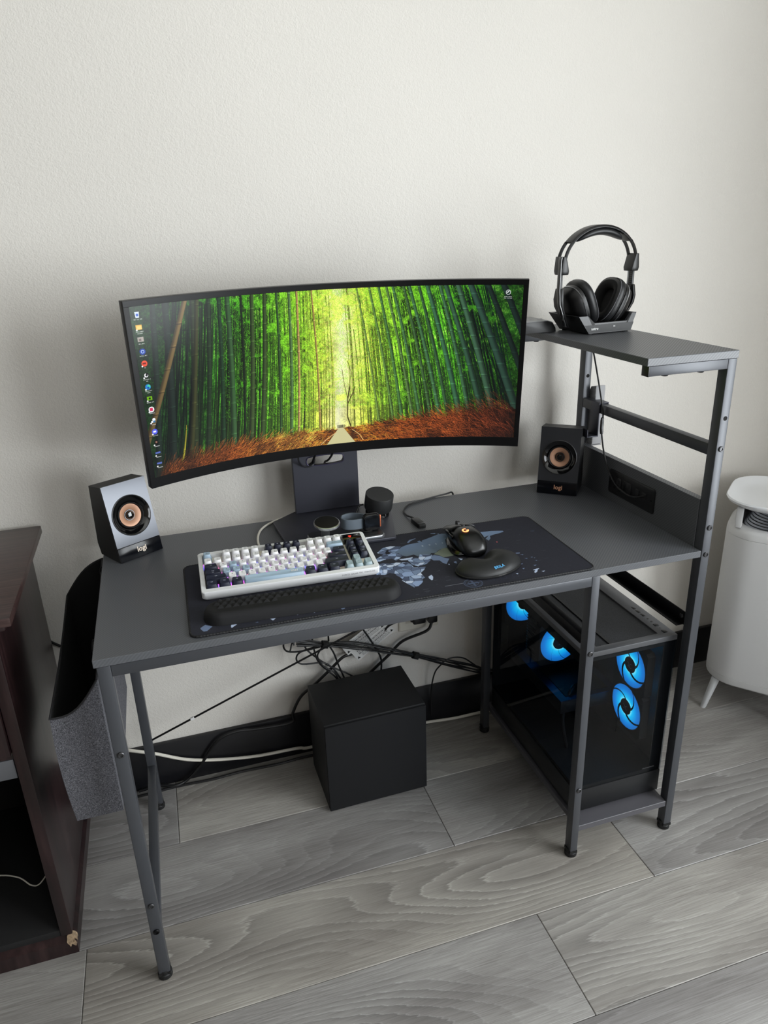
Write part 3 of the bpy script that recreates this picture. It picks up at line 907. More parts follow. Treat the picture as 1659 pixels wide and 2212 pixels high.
    # path, walkers and the bare tree
    fillpoly(img, [(.509 * w, .885 * h), (.518 * w, .885 * h), (.552 * w, h), (.472 * w, h)], (206, 200, 150))
    for i in range(7):
        x = (.504 + i * .0032) * w
        img[int(.872 * h):int(.892 * h), int(x):int(x + 3 * s)] = np.array((40, 34, 26)) / 255
    def line(pts, c, wd):
        for (a, b), (c_, d_) in zip(pts[:-1], pts[1:]):
            for t in np.linspace(0, 1, 160):
                x, y = (a + (c_ - a) * t) * w, (b + (d_ - b) * t) * h
                img[int(max(0, y - wd / 2)):int(y + wd / 2) + 1, int(x - wd / 2):int(x + wd / 2) + 1] = np.array(c) / 255
    line([(.541, .885), (.533, .82), (.535, .70), (.541, .62)], (66, 60, 20), 5)
    line([(.535, .73), (.55, .66), (.556, .62)], (76, 70, 24), 3); line([(.535, .70), (.527, .6), (.522, .5)], (96, 96, 30), 2)
    line([(.541, .62), (.546, .52), (.538, .45)], (96, 96, 30), 2)
    line([(.545, .91), (.565, .95), (.575, .99)], (230, 190, 120), 2); line([(.50, .92), (.47, .965), (.455, .995)], (226, 190, 130), 2)
    # left side softened by reflected room light
    img = img * (1 - .10 * np.clip(1 - U * 5, 0, 1))[..., None] + (.035 * np.clip(1 - U * 4, 0, 1))[..., None]
    # desktop icons
    def disc(cx, cy, r_, c):
        yy_, xx_ = np.ogrid[:h, :w]
        m_ = (xx_ - cx) ** 2 + (yy_ - cy) ** 2 < r_ * r_
        img[m_] = np.array(c) / 255
    def rect(cx, cy, a, b, c):
        img[int(cy - b):int(cy + b), int(max(0, cx - a)):int(cx + a)] = np.array(c) / 255
    cx = 36
    ic = [('RECYCLE BIN', ''), ('ENROLLMENT', 'PACKAGE'), ('IMG_3851', ''), ('BATTLE.NET', ''), ('EA', ''), ('LOGITECH G', 'HUB'), ('MICROSOFT', 'EDGE'), ('NVIDIA APP', ''),
          ('', ''), ('STEAM', ''), ('DISCORD', ''), ('', ''), ('', ''), ('', '')]
    for i, (t1, t2) in enumerate(ic):
        cy = int((0.047 + i * 0.0672) * h)
        if i == 0:
            fillpoly(img, [(cx - 12, cy - 15), (cx + 12, cy - 15), (cx + 9, cy + 15), (cx - 9, cy + 15)], (214, 226, 240)); disc(cx, cy, 7, (50, 100, 200))
        elif i == 1: rect(cx, cy, 16, 12, (245, 190, 80)); rect(cx + 2, cy + 2, 12, 8, (255, 214, 120))
        elif i == 2: rect(cx, cy, 16, 12, (176, 168, 160)); rect(cx - 3, cy + 2, 6, 6, (120, 110, 104))
        elif i == 3:
            disc(cx, cy, 16, (24, 66, 170)); disc(cx, cy, 9, (200, 225, 255)); disc(cx, cy, 6, (24, 66, 170))
        elif i == 4: disc(cx, cy, 16, (240, 84, 54)); rect(cx, cy, 9, 4, (120, 20, 14))
        elif i == 5:
            disc(cx, cy, 14, (14, 14, 15)); disc(cx, cy, 11, (240, 240, 240)); disc(cx + 2, cy, 6, (14, 14, 15)); rect(cx + 6, cy - 6, 6, 4, (14, 14, 15))
        elif i == 6:
            disc(cx, cy, 15, (30, 130, 215)); disc(cx + 5, cy - 3, 9, (70, 214, 170)); disc(cx + 1, cy + 4, 6, (14, 80, 165))
        elif i == 7: rect(cx, cy, 14, 10, (118, 185, 0)); disc(cx, cy, 6, (20, 30, 14))
        elif i == 8: disc(cx, cy, 16, (240, 240, 242)); rect(cx, cy, 8, 8, (214, 40, 90))
        elif i == 9: disc(cx + 5, cy - 5, 9, (240, 244, 248)); disc(cx - 6, cy + 6, 6, (240, 244, 248)); disc(cx + 6, cy + 6, 6, (60, 120, 175))
        elif i == 10: disc(cx, cy, 16, (86, 98, 235)); rect(cx, cy, 8, 5, (245, 245, 255))
        elif i == 11: rect(cx, cy, 10, 14, (20, 18, 18)); disc(cx, cy - 3, 6, (150, 110, 90))
        else: rect(cx, cy - 3, 14, 5, (90, 110, 190))
        if i not in (0, 2, 3): disc(cx - 13, cy + 13, 5, (240, 240, 240))
        for q, t in enumerate((t1, t2)):
            if t: ptext(img, t, cx + 2, cy + 20 + q * 9, (240, 240, 240), 1)
        if not t1: rect(cx + 2, cy + 22, 14, 1.5, (205, 205, 205))
    X0, Y0 = int(.962 * w), int(.045 * h)
    disc(X0, Y0, 14, (225, 230, 228)); disc(X0, Y0, 11, (26, 46, 38)); line([(.959, .048), (.964, .038)], (225, 230, 228), 3)
    ptext(img, 'LEARN ABOUT', X0, Y0 + 22, (235, 235, 235), 1); ptext(img, 'THIS PICTURE', X0, Y0 + 31, (235, 235, 235), 1)
    return img

def paint_pad():
    w, h = 1584, 600     # 2 px per mm
    img = np.ones((h, w, 3)) * np.array([42, 43, 52]) / 255
    n = vnoise(h, w, 3, 8)
    img *= (0.94 + .12 * n)[..., None]
    r = np.random.default_rng(4)
    NS = 1500
    sx = r.random(NS) * w; sy = r.random(NS) * h
    pal = np.array([(168, 186, 216), (196, 208, 230), (120, 138, 168), (96, 108, 136), (144, 164, 200), (78, 88, 112)]) / 255
    pc = pal[r.integers(0, 6, NS)]
    def cells(X, Y):
        dx = (X[:, None] - sx[None]); dy = (Y[:, None] - sy[None]) * 1.2
        q = dx * dx + dy * dy
        i = q.argmin(1); q1 = np.sqrt(q[np.arange(len(i)), i]); q[np.arange(len(i)), i] = 1e9
        q2 = np.sqrt(q.min(1))
        c = pc[i].copy(); c[(q2 - q1) < 1.3] = np.array([58, 66, 86]) / 255
        return c
    def blue(X, Y):
        t = np.clip((X - w / 2 - 60) / 300, 0, 1)[:, None]; k = np.clip((Y - 130) / 110, 0, 1)[:, None]
        a = np.array([104, 122, 152]); b = np.array([112, 132, 160]); g_ = np.array([84, 92, 92])
        return (a * (1 - t) + b * t) / 255 * (1 - k * .5) + g_ / 255 * k * .5
    cm = {'c': cells, 'b': blue, 'l': (186, 200, 226), 'm': (110, 126, 156), 'g': (116, 124, 112), 'k': (34, 34, 42), 'd': (56, 62, 76), 'r': (196, 90, 96)}
    for k_, q in MAP:
        pts = [(w / 2 + q[i] * 2, h / 2 - q[i + 1] * 2) for i in range(0, len(q), 2)]
        f = cm[k_]
        if callable(f): fillpoly(img, pts, None, f)
        else: fillpoly(img, pts, f)
    for ch, mx in zip('RUSS', (105, 121, 136, 151)):
        ptext(img, ch, w / 2 + mx * 2 + 4, int(h / 2 - 75 * 2), (205, 214, 228), 2)
    for i in range(90):      # small place names
        x, y = r.integers(430, w - 80), r.integers(60, h - 24)
        L = r.integers(8, 26)
        if (img[y:y + 2, x:x + L].mean() < .2):
            a = .16 if x < 1050 else .09
            img[y:y + 2, x:x + L] += a
    img[h - 58:h - 54, 958:1034] += .25
    # compass rose
    cx, cy = w / 2 + 139 * 2, h / 2 + 128 * 2
    Y, X = np.mgrid[:h, :w]
    rr_ = np.hypot(X - cx, Y - cy)
    an = np.arctan2(Y - cy, X - cx)
    for R_, t in ((36, 1.4), (31, .8), (20, 1.0)): img[np.abs(rr_ - R_) < t] = np.array([78, 88, 110]) / 255
    st = (rr_ < 28) & (rr_ < 8 + 20 * np.abs(np.cos(2 * an)) ** 6)
    img[st] = np.array([74, 84, 106]) / 255
    for ox in (60, 100, 140):
        q = np.hypot(X - cx - ox * 1.3, Y - cy + 4)
        img[np.abs(q - 13) < .8] = np.array([58, 62, 76]) / 255
    return img

# ================================================================== MONITOR
MC = Vector((0.5229, 0.3693, 1.1282)); MYAW, MTILT = -0.024, 0.0682
mon = thing('curved_monitor', 'wide curved monitor showing a sunlit bamboo forest', 'monitor', (0.523, 0.44, H), MYAW)
Minv = Matrix.Rotation(-MYAW, 4, 'Z') @ Matrix.Translation((-0.523, -0.44, -H))
RC = 0.9423; MW, MH = 0.815, 0.3602
Rz = Matrix.Rotation(MYAW, 3, 'Z') @ Matrix.Rotation(MTILT, 3, 'X')
AX, AY, AZ = Rz @ Vector((1, 0, 0)), Rz @ Vector((0, 1, 0)), Rz @ Vector((0, 0, 1))
def mp(x, z, dep):
    """x along the arc, z up, dep behind the front face (world -> monitor local)"""
    a = x / RC; R_ = RC + dep
    p = MC + AX * (R_ * sin(a)) - AY * (RC - R_ * cos(a)) + AZ * z
    return Minv @ p
def curved(x0, x1, z0, z1, d0, d1, n=40):
    m = MB(); rings = []
    for i in range(n + 1):
        x = x0 + (x1 - x0) * i / n
        rings.append([mp(x, z0, d0), mp(x, z1, d0), mp(x, z1, d1), mp(x, z0, d1)])
    return m.loft(rings)
M_BEZ = mat('black_bezel', (7, 7, 9), 0.32, spec=0.22)
build('rear_shell', curved(-MW / 2, MW / 2, -MH / 2, MH / 2, 0.0012, 0.016), M_BEZ, mon, bev=0.0012)
rings = []
m = MB()
for i in range(31):
    x = -0.3 + 0.6 * i / 30
    t = (abs(x) / 0.3) ** 4
    hz = 0.14 * (1 - 0.35 * t); dp = 0.016 + 0.034 * (1 - t)
    rings.append([mp(x, -hz, 0.0155), mp(x, hz, 0.0155), mp(x, hz * .8, dp), mp(x, -hz * .8, dp)])
build('rear_bulge', m.loft(rings), M_BEZ, mon)
BL_, BR_, BT, BB = 0.0105, 0.0105, 0.011, 0.021
fr = MB()
for x0, x1, z0, z1 in ((-MW / 2, MW / 2, MH / 2 - BT, MH / 2), (-MW / 2, MW / 2, -MH / 2, -MH / 2 + BB)):
    fr.join(curved(x0, x1, z0, z1, -0.0006, 0.0015))
for x0, x1 in ((-MW / 2, -MW / 2 + BL_), (MW / 2 - BR_, MW / 2)):
    fr.join(curved(x0, x1, -MH / 2 + BB, MH / 2 - BT, -0.0006, 0.0015, 2))
build('bezel', fr, M_BEZ, mon, bev=0.0003, seg=1)
sx0, sx1, sz0, sz1 = -MW / 2 + BL_, MW / 2 - BR_, -MH / 2 + BB, MH / 2 - BT
m = MB(); n = 48
vs = []
for i in range(n + 1):
    for z in (sz0, sz1): vs.append(mp(sx0 + (sx1 - sx0) * i / n, z, 0.0003))
m.add(vs, [(2 * i, 2 * i + 2, 2 * i + 3, 2 * i + 1) for i in range(n)])
scr = build('screen', m, image_mat('lit_wallpaper', paint_forest(), 0.18, emit=1.0, spec=0.22), mon)
me = scr.data; uv = me.uv_layers.new(name='UVMap')
for l in me.loops: uv.data[l.index].uv = ((l.vertex_index // 2) / n, l.vertex_index % 2)
# stand: flat chevron base, slotted column, neck
bp = [(0.4405, 0.5205), (0.379, 0.473), (0.3885, 0.30), (0.391, 0.2945), (0.619, 0.2815), (0.6235, 0.2835), (0.6265, 0.30), (0.664, 0.4465), (0.601, 0.5165)]
m = MB().prism(bp, H + 0.0046, H + 0.0115); m.xf(Minv)
build('stand_base', m, M_STAND, mon, bev=0.0012)
for x, y in ((0.45, 0.508), (0.59, 0.505), (0.40, 0.46), (0.645, 0.44), (0.41, 0.345), (0.625, 0.345)):
    m = MB().cyl((x, y, H + 0.0001), 0.006, 0.0048, 'z', 12); m.xf(Minv); build('rubber_pad', m, M_RUBBER, mon)
cyl_y0, cyl_y1 = 0.503, 0.5175
outer, inner = [], []
hx, hz, hw, hh = 0.5210, 0.8975, 0.046, 0.0125
x0, x1, z0, z1 = 0.4415, 0.6005, H + 0.0115, 1.12
N = 48
for i in range(N):
    a = 2 * PI * (i + .5) / N
    c_, s_ = cos(a), sin(a)
    # stadium slot
    cxs = max(-hw + hh, min(hw - hh, 1e9 * c_)) if abs(c_) > .02 else 0
    inner.append((hx + (hw - hh) * max(-1, min(1, 1.6 * c_)) + hh * c_, hz + hh * s_))
    k = min(((x1 if c_ > 0 else x0) - hx) / c_ if abs(c_) > 1e-6 else 1e9, ((z1 if s_ > 0 else z0) - hz) / s_ if abs(s_) > 1e-6 else 1e9)
    outer.append((hx + c_ * k, hz + s_ * k))
for cx_, cz_ in ((x0, z0), (x1, z0), (x1, z1), (x0, z1)):
    j = min(range(N), key=lambda q: (outer[q][0] - cx_) ** 2 + (outer[q][1] - cz_) ** 2)
    outer[j] = (cx_, cz_)
m = MB(); f = lambda P, y: [(x, y, z) for x, z in P]
m.loft([f(outer, cyl_y0), f(outer, cyl_y1), f(inner, cyl_y1), f(inner, cyl_y0)], closed=True)
m.xf(Minv)
build('stand_column', m, M_STAND, mon, bev=0.0008, seg=1)
m = MB().tube([(a, cyl_y0 - 0.0006, b) for a, b in inner], 0.0011, 6, closed=True, smooth=False); m.xf(Minv)
build('slot_rim', m, mat('violet_grey_metal', (92, 88, 120), 0.3, 0.6), mon)
m = MB().box(0.47, 0.575, 0.40, 0.504, 1.07, 1.16); m.xf(Minv)
build('neck', m, M_BEZ, mon, bev=0.004)
tag(build('monitor_cable', MB().tube([(0.50, 0.46, 0.98), (0.498, 0.485, 0.93), (0.492, 0.497, 0.905), (0.491, 0.51, 0.893), (0.492, 0.53, 0.882), (0.50, 0.552, 0.85), (0.502, 0.557, 0.76), (0.485, 0.556, 0.60), (0.478, 0.553, 0.41)], 0.0026, 8), M_CABLE),
    'black cable going through the left of the stand slot', 'cable')
tag(build('monitor_cable', MB().tube([(0.555, 0.46, 0.97), (0.54, 0.49, 0.92), (0.532, 0.499, 0.902), (0.528, 0.512, 0.892), (0.526, 0.535, 0.88), (0.523, 0.556, 0.84), (0.52, 0.559, 0.74), (0.513, 0.558, 0.55), (0.51, 0.556, 0.37)], 0.0026, 8), M_CABLE),
    'black cable going through the right of the stand slot', 'cable')
tag(build('power_cable', MB().tube([(0.455, 0.44, 0.955), (0.452, 0.478, 0.917), (0.462, 0.496, 0.894), (0.477, 0.4985, 0.8865), (0.490, 0.500, 0.8905), (0.496, 0.510, 0.894), (0.50, 0.54, 0.886), (0.47, 0.561, 0.84), (0.462, 0.562, 0.70), (0.45, 0.56, 0.50), (0.445, 0.557, 0.40)], 0.0022, 8), mat('dark_grey_cable', (40, 40, 44), 0.35)),
    'grey cable drooping below the screen to the stand slot', 'cable')

# ================================================================== SPEAKERS
M_SPKF = mat('satin_graphite_front', (90, 92, 97), 0.36, 0.85)
M_SPKB = mat('dark_speaker_cabinet', (28, 29, 30), 0.5)
M_BAND = mat('blue_black_gloss_band', (10, 12, 18), 0.16, spec=0.3)
M_COPPER = mat('copper_tan_cone', (196, 150, 122), 0.42, 0.25)
M_PRINTW = mat('glow_lifted_print', (228, 214, 200), 0.5, emit=((228, 214, 200), 0.12))  # unlit lettering, brightened by a weak emission of its own
M_PRINTO = mat('copper_print', (190, 140, 110), 0.5)
def speaker(label, x, y, yaw_, tilt, w, h, pm):
    t = thing('desk_speaker', label, 'speaker', (x, y, H), yaw_, 'pair of desk speakers')
    lean = Matrix.Rotation(-tilt, 4, 'X')       # local: x across, y back, z up the leaning front
    ct, st = cos(tilt), sin(tilt)
    def front(a, b, d=0): return Vector((a, b * st + d * ct, b * ct - d * st))
    # cabinet: leaning front, upright back
    r = w * 0.43
    cx_, cz_ = w / 2, h * 0.56
    NN = 64
    def rect_ring(z0_, z1_):
        oc, ic = [], []
        for i in range(NN):
            a = 2 * PI * (i + .5) / NN
            c_, s_ = cos(a), sin(a)
            k = min((w / 2) / abs(c_) if abs(c_) > 1e-6 else 1e9, ((z1_ - cz_) if s_ > 0 else (cz_ - z0_)) / abs(s_) if abs(s_) > 1e-6 else 1e9)
            oc.append((cx_ + c_ * k, cz_ + s_ * k)); ic.append((cx_ + r * c_, cz_ + r * s_))
        for px, pz in ((0, z0_), (w, z0_), (w, z1_), (0, z1_)):
            j = min(range(NN), key=lambda q: (oc[q][0] - px) ** 2 + (oc[q][1] - pz) ** 2); oc[j] = (px, pz)
        return oc, ic
    # cabinet: leaning front with a round recess, upright back
    oc, ic = rect_ring(0.0, h)
    def back(a, b):
        t_ = b / h
        y = 0.084 + (h * st + 0.052 - 0.084) * t_ + 0.010 * sm(0, .17, t_) * (1 - t_)
        return Vector((a, y, b * ct - 0.006 * t_))
    def ff(a, b, d_):
        p = front(a, b, d_); p.z = max(p.z, 0.0004); return p
    m = MB().loft([[front(a, b, 0.017) for a, b in ic], [front(a, b, 0.0032) for a, b in ic], [ff(a, b, 0.0032) for a, b in oc], [back(a, max(b, 0.0004)) for a, b in oc]])
    build('cabinet', m, M_SPKB, t, smooth=25)
    def panel(z0, z1, d0, d1):
        q = MB().loft([[front(a, b, d0) for a, b in ((0, z0), (w, z0), (w, z1), (0, z1))], [front(a, b, d1) for a, b in ((0, z0), (w, z0), (w, z1), (0, z1))]])
        return q
    lo = h * 0.195
    oc, ic = rect_ring(lo + 0.0004, h)
    q = MB().loft([[front(a, b, -0.0015) for a, b in oc], [front(a, b, 0.0035) for a, b in oc], [front(a, b, 0.0035) for a, b in ic], [front(a, b, -0.0015) for a, b in ic]], closed=True)
    build('front_panel', q, M_SPKF, t, smooth=20)
    build('lower_band', panel(0.0012, lo - 0.0004, -0.0015, 0.0031), M_BAND, t, bev=0.0008)
    F_ = Matrix.Translation(front(w / 2, h * 0.56, -0.0016)) @ lean @ Matrix.Rotation(PI / 2, 4, 'X')   # local z points out of the front
    def lathe(name, prof_, m_, n=40, par=t, cap0=False, cap1=False):
        q = MB().lathe(prof_, n=n, cap0=cap0, cap1=cap1); q.xf(F_)
        return build(name, q, m_, par, smooth=35)
    lathe('driver_ring', [(r, -0.001), (r, 0.0012), (r * .985, 0.0016), (r * .8, -0.001), (r * .66, -0.0062), (r * .655, -0.0075)], M_GLOSS, cap0=False)
    lathe('ring_edge', [(r * 1.0, 0), (r * 1.02, 0.0012), (r * .985, 0.0018), (r * .98, 0.0012)], M_STEEL)
    lathe('surround', [(r * .66, -0.0078), (r * .65, -0.004), (r * .61, -0.0025), (r * .57, -0.005), (r * .565, -0.0075)], M_RUBBER)
    lathe('surround_edge', [(r * .655, -0.0045), (r * .645, -0.0022), (r * .63, -0.003), (r * .632, -0.005)], M_STEEL)
    lathe('cone', [(r * .57, -0.0055), (r * .45, -0.0065), (r * .27, -0.0105), (r * .25, -0.012)], M_COPPER)
    lathe('cone_collar', [(r * .29, -0.0112), (r * .27, -0.0085), (r * .24, -0.0085), (r * .23, -0.011)], M_STEEL)
    lathe('phase_plug', [(r * .24, -0.012), (r * .22, -0.006), (r * .16, -0.003), (r * .08, -0.0022), (0.0005, -0.002)], M_GLOSS, cap1=True)
    q = text_mb('logi', w * 0.155, 0.00015, 1.0, 0.0004)
    q.xf(Matrix.Translation(front(w * .53, lo * 0.56, -0.0018)) @ lean @ Matrix.Rotation(PI / 2, 4, 'X'))
    build('logo', q, pm, t, smooth=0)
    return t
speaker('desk speaker at the left desk end with light grey sheen', 0.0386, 0.3833, 0.5296, 0.2097, 0.1011, 0.168, M_PRINTW)
speaker('black desk speaker in front of the tower rear post', 1.0597, 0.4466, -0.6976, 0.1743, 0.1004, 0.1718, M_PRINTO)

# ================================================================== MOUSE PAD
pad = thing('desk_mat', 'long dark desk mat printed with a world map', 'mat', (0.5583, 0.1590, H), -0.0125)
PX, PY = 0.3955, 0.1500
pt = 0.0035
ring = rrect(-PX, PX, -PY, PY, 0.016, 8)
m = MB().loft([[(x, y, 0.0002) for x, y in ring], [(x, y, pt) for x, y in ring]])
MAP_MAT = image_mat('printed_map_cloth', paint_pad(), 0.85, spec=0.25)
b_ = MAP_MAT.node_tree.nodes['Principled BSDF']
po = build('cloth', m, MAP_MAT, pad, smooth=30)
set_uv(po, lambda c: ((c.x + 0.396) / 0.792, (c.y + 0.150) / 0.300))
st = MB(); n_st = 0
per = []
rg = rrect(-PX, PX, -PY, PY, 0.016, 8)
for i in range(len(rg)):
    a, b = Vector((*rg[i], 0)), Vector((*rg[(i + 1) % len(rg)], 0))
    L = (b - a).length; k_ = max(1, int(L / 0.0028))
    for j in range(k_): per.append(a.lerp(b, j / k_))
rings = []
for i, p in enumerate(per):
    q = per[(i + 1) % len(per)] - per[i - 1]; q = q.normalized(); nn = Vector((q.y, -q.x, 0))
    r_ = 0.0021 * (1.12 if i % 2 else 0.86)
    rings.append([p + nn * (r_ * cos(a)) + Vector((0, 0, 0.0022 + r_ * sin(a))) for a in (0, PI / 3, 2 * PI / 3, PI, 4 * PI / 3, 5 * PI / 3)])
st.loft(rings, closed=True)
build('stitched_edge', st, mat('black_stitching', (17, 17, 20), 0.7), pad, smooth=0)

# ================================================================== KEYBOARD
KP = H + 0.0038
kb = thing('keyboard', 'compact white mechanical keyboard with navy and pale blue keys', 'keyboard', (0.1903, 0.1375, KP), rot=Euler((0.143, 0, -0.031), 'XYZ'))
KW, KD = 0.347, 0.1435
K_WHITE = mat('white_keycap', (236, 236, 238), 0.42); K_NAVY = mat('navy_keycap', (30, 34, 52), 0.45); K_BLUE = mat('pale_blue_keycap', (160, 182, 200), 0.45); K_TEAL = mat('pale_teal_keycap', (150, 168, 174), 0.45)
ou = rrect(0, KW, 0, KD, 0.007, 6); un = rrect(0.004, KW - 0.004, 0.004, KD - 0.003, 0.006, 6); inn = rrect(0.0088, KW - 0.0088, 0.0115, KD - 0.0105, 0.003, 6)
z_ = lambda P, z: [(x, y, z) for x, y in P]
m = MB(); m.loft([z_(un, 0.0006), z_(ou, 0.006), z_(ou, 0.0190), z_(rrect(0.001, KW - 0.001, 0.001, KD - 0.001, 0.0064, 6), 0.0202), z_(inn, 0.0202), z_(inn, 0.0105)], cap0=True, cap1=True)
build('case', m, M_WHITE, kb, smooth=40)
for x in (0.03, KW - 0.05): build('flip_foot', MB().box(x, x + 0.02, KD - 0.02, KD - 0.012, -0.0165, 0.002), M_WOFF, kb)
build('plate', MB().box(0.009, KW - 0.009, 0.0118, KD - 0.0108, 0.0106, 0.0118), M_WOFF, kb, smooth=0)
Uk = 0.01905; KX0 = (KW - 17.25 * Uk) / 2; KY0 = 0.0125
def keycap(wu, prof, name_mat):
    w = wu * Uk - 0.0009; d = Uk - 0.0009
    hz, tl, back = prof
    def rc(a, b, c, e, z, r):
        return [(x, y, z) for x, y in rrect(a, c, b, e, r, 1)]
    ins = 0.0030
    z0 = 0.0128
    top0, top1 = 0.0028 + back, d - 0.0018 + back * .2
    zf, zb = hz - tl, hz + tl
    def slope(P): return [(x, y, z + (zb - zf) * ((y - top0) / (top1 - top0) - .5)) for x, y, z in P]
    R0 = rc(0, 0, w, d, z0, 0.0008)
    R1 = rc(ins * .25, (top0) * .2, w - ins * .25, d - (d - top1) * .25, z0 + (hz - z0) * .25, 0.001)
    R2 = slope(rc(ins, top0, w - ins, top1, hz, 0.0017))
    R3 = slope(rc(ins + .0009, top0 + .0009, w - ins - .0009, top1 - .0009, hz + 0.0001, 0.0016))
    R4 = slope(rc(ins + .003, top0 + .003, w - ins - .003, top1 - .003, hz - 0.0006, 0.0012))
    m = MB().loft([R0, R1, R2, R3, R4])
    return build('key', m, name_mat, None, smooth=50)
PROF = [(0.0300, -0.0006, 0.0012), (0.0297, -0.0006, 0.0010), (0.0277, -0.0002, 0.0008), (0.0264, 0.0002, 0.0007), (0.0262, 0.0008, 0.0006), (0.0262, 0.0010, 0.0006)]
kc = {}
leg_d, leg_w = MB(), MB()
def key(u, row, wu, km, txt='', sub=''):
    kk = (wu, row, km.name)
    x = KX0 + u * Uk + 0.00045; y = KY0 + (5 - row) * Uk + (0.25 * Uk if row == 0 else 0)
    if kk not in kc:
        o = keycap(wu, PROF[row], km); kc[kk] = o
    else:
        o = kc[kk].copy(); COL.objects.link(o)
    o.parent = kb; o.location = (x, y, 0)
    w = wu * Uk
    L = leg_w if km is K_NAVY else leg_d
    hz, tl, back = PROF[row]
    for t, dx, dy, sz in ((txt, 0, 0.0022, 0.0036), (sub, 0, -0.0030, 0.0024)):
        if t:
            q = text_mb(t, sz if len(t) < 3 else sz * .72, 0.00006, 1.0, 0.00008)
            ny = y + Uk / 2 + 0.0004 + dy
            zz = hz - 0.00035 + tl * 2 * ((dy) / 0.0135)
            q.xf(Matrix.Translation((x + w / 2 - 0.0004 + dx, ny, zz)) @ Matrix.Rotation(tl * 2 / 0.0135, 4, 'X'))
            L.join(q)
Wk, Nk, Bk, Tk = K_WHITE, K_NAVY, K_BLUE, K_TEAL
key(0, 0, 1, Bk, 'Esc')
for i in range(12):
    u = (2 + i, 6.5 + i - 4, 11 + i - 8)[i // 4]
    key(u, 0, 1, Nk if i // 4 == 1 else Wk, 'F%d' % (i + 1), '--')
for i, c in enumerate('`1234567890-='): key(i, 1, 1, Wk, c, '~!@#$%^&*()_+'[i])
key(13, 1, 2, Bk, 'Backspace')
key(0, 2, 1.5, Nk, 'Tab')
for i, c in enumerate('QWERTYUIOP[]'): key(1.5 + i, 2, 1, Bk if c == 'W' else Wk, c)
key(13.5, 2, 1.5, Nk, '|')
key(0, 3, 1.75, Nk, 'Caps', 'Lock')
for i, c in enumerate("ASDFGHJKL;'"): key(1.75 + i, 3, 1, Bk if c in 'ASD' else Wk, c)
key(12.75, 3, 2.25, Nk, 'Enter')
key(0, 4, 2.25, Nk, 'Shift')
for i, c in enumerate('ZXCVBNM,./'): key(2.25 + i, 4, 1, Wk, c)
key(12.25, 4, 2.75, Nk, 'Shift')
for u, t in ((0, 'Ctrl'), (1.25, 'Win'), (2.5, 'Alt')): key(u, 5, 1.25, Nk, t)
key(3.75, 5, 6.25, Bk)
for u, t in ((10, 'Alt'), (11.25, 'FN'), (12.5, 'Ctrl')): key(u, 5, 1.25, Nk, t)
for r_, (a, b) in ((1, ('Ins', 'Home')), (2, ('Del', 'End')), (3, ('PgUp', 'PgDn'))):
    key(15.25, r_, 1, Nk, a); key(16.25, r_, 1, Nk, b)
key(15.25, 4, 1, Tk, '^')
for i, t in enumerate('<v>'): key(14.25 + i, 5, 1, Tk, t)
build('legends', leg_d, mat('dark_legend_print', (96, 98, 104), 0.6), kb, smooth=0, kind='stuff')
build('legends', leg_w, mat('pale_legend_print', (170, 174, 186), 0.6), kb, smooth=0, kind='stuff')
q = text_mb('msi', 0.0085, 0.00006, 1.15, 0.0003); q.xf(Matrix.Translation((KX0 + 8.95 * Uk, KY0 + 0.0112, 0.0263)) @ Matrix.Rotation(0.14, 4, 'X') @ Matrix.Shear('XY', 4, (0.35, 0)))
build('spacebar_logo', q, M_TEXTW, kb, smooth=0)
q = text_mb('FORGE GK600 TKL WIRELESS', 0.0050, 0.00006, 1.05, 0.00005); q.xf(Matrix.Translation((KW - 0.044, -0.0001, 0.0128)) @ Matrix.Rotation(PI / 2, 4, 'X'))
build('model_print', q, mat('grey_print', (150, 150, 154), 0.6), kb, smooth=0)
bl = MB()
for r_ in range(1, 6):
    for i in range(15 if r_ < 5 else 4):
        u = i + (0, 0, .5, .75, 1.25, 0)[r_]
        if r_ == 5: u = (1.25, 2.5, 3.75, 10)[i]
        if u > 15: continue
        x = KX0 + u * Uk; y = KY0 + (5 - r_) * Uk
        bl.box(x - 0.0009, x + 0.0009, y + 0.002, y + 0.0160, 0.0119, 0.0162)
build('backlight', bl, rgb_glow(), kb, smooth=0, kind='stuff')
ds = build('display', MB().box(KX0 + 15.15 * Uk, KX0 + 17.25 * Uk, KY0 + 5.2 * Uk, KY0 + 6.3 * Uk, 0.012, 0.0245), M_GLOSS, kb, bev=0.0008)
m = MB(); m.add([(KX0 + 16 * Uk + 0.0032 * cos(a) * (1 + .35 * sin(3 * a)), KY0 + 5.75 * Uk + 0.0042 * sin(a), 0.02465) for a in np.linspace(0, 2 * PI, 14)[:-1]], [tuple(range(13))])
build('status_icon', m, mat('red_lcd', (200, 40, 30), 0.5, emit=((230, 60, 40), 0.8)), ds, smooth=0)
m = MB().box(KX0 + 16.75 * Uk, KX0 + 17.0 * Uk, KY0 + 5.95 * Uk, KY0 + 6.0 * Uk, 0.0245, 0.02465)
build('battery_icon', m, M_TEXTW, ds, smooth=0)
tag(build('keyboard_cable', MB().tube([(0.335, 0.283, H + 0.030), (0.338, 0.300, H + 0.028), (0.333, 0.33, H + 0.012), (0.330, 0.37, H + 0.0035), (0.336, 0.42, H + 0.003), (0.352, 0.463, H + 0.003), (0.385, 0.497, H + 0.003), (0.425, 0.517, H + 0.0032), (0.455, 0.53, H + 0.003), (0.47, 0.55, H - 0.03), (0.47, 0.556, 0.60), (0.463, 0.556, 0.42)], 0.0026, 8), M_WCABLE),
    'white keyboard cable looping across the desk to the stand', 'cable')

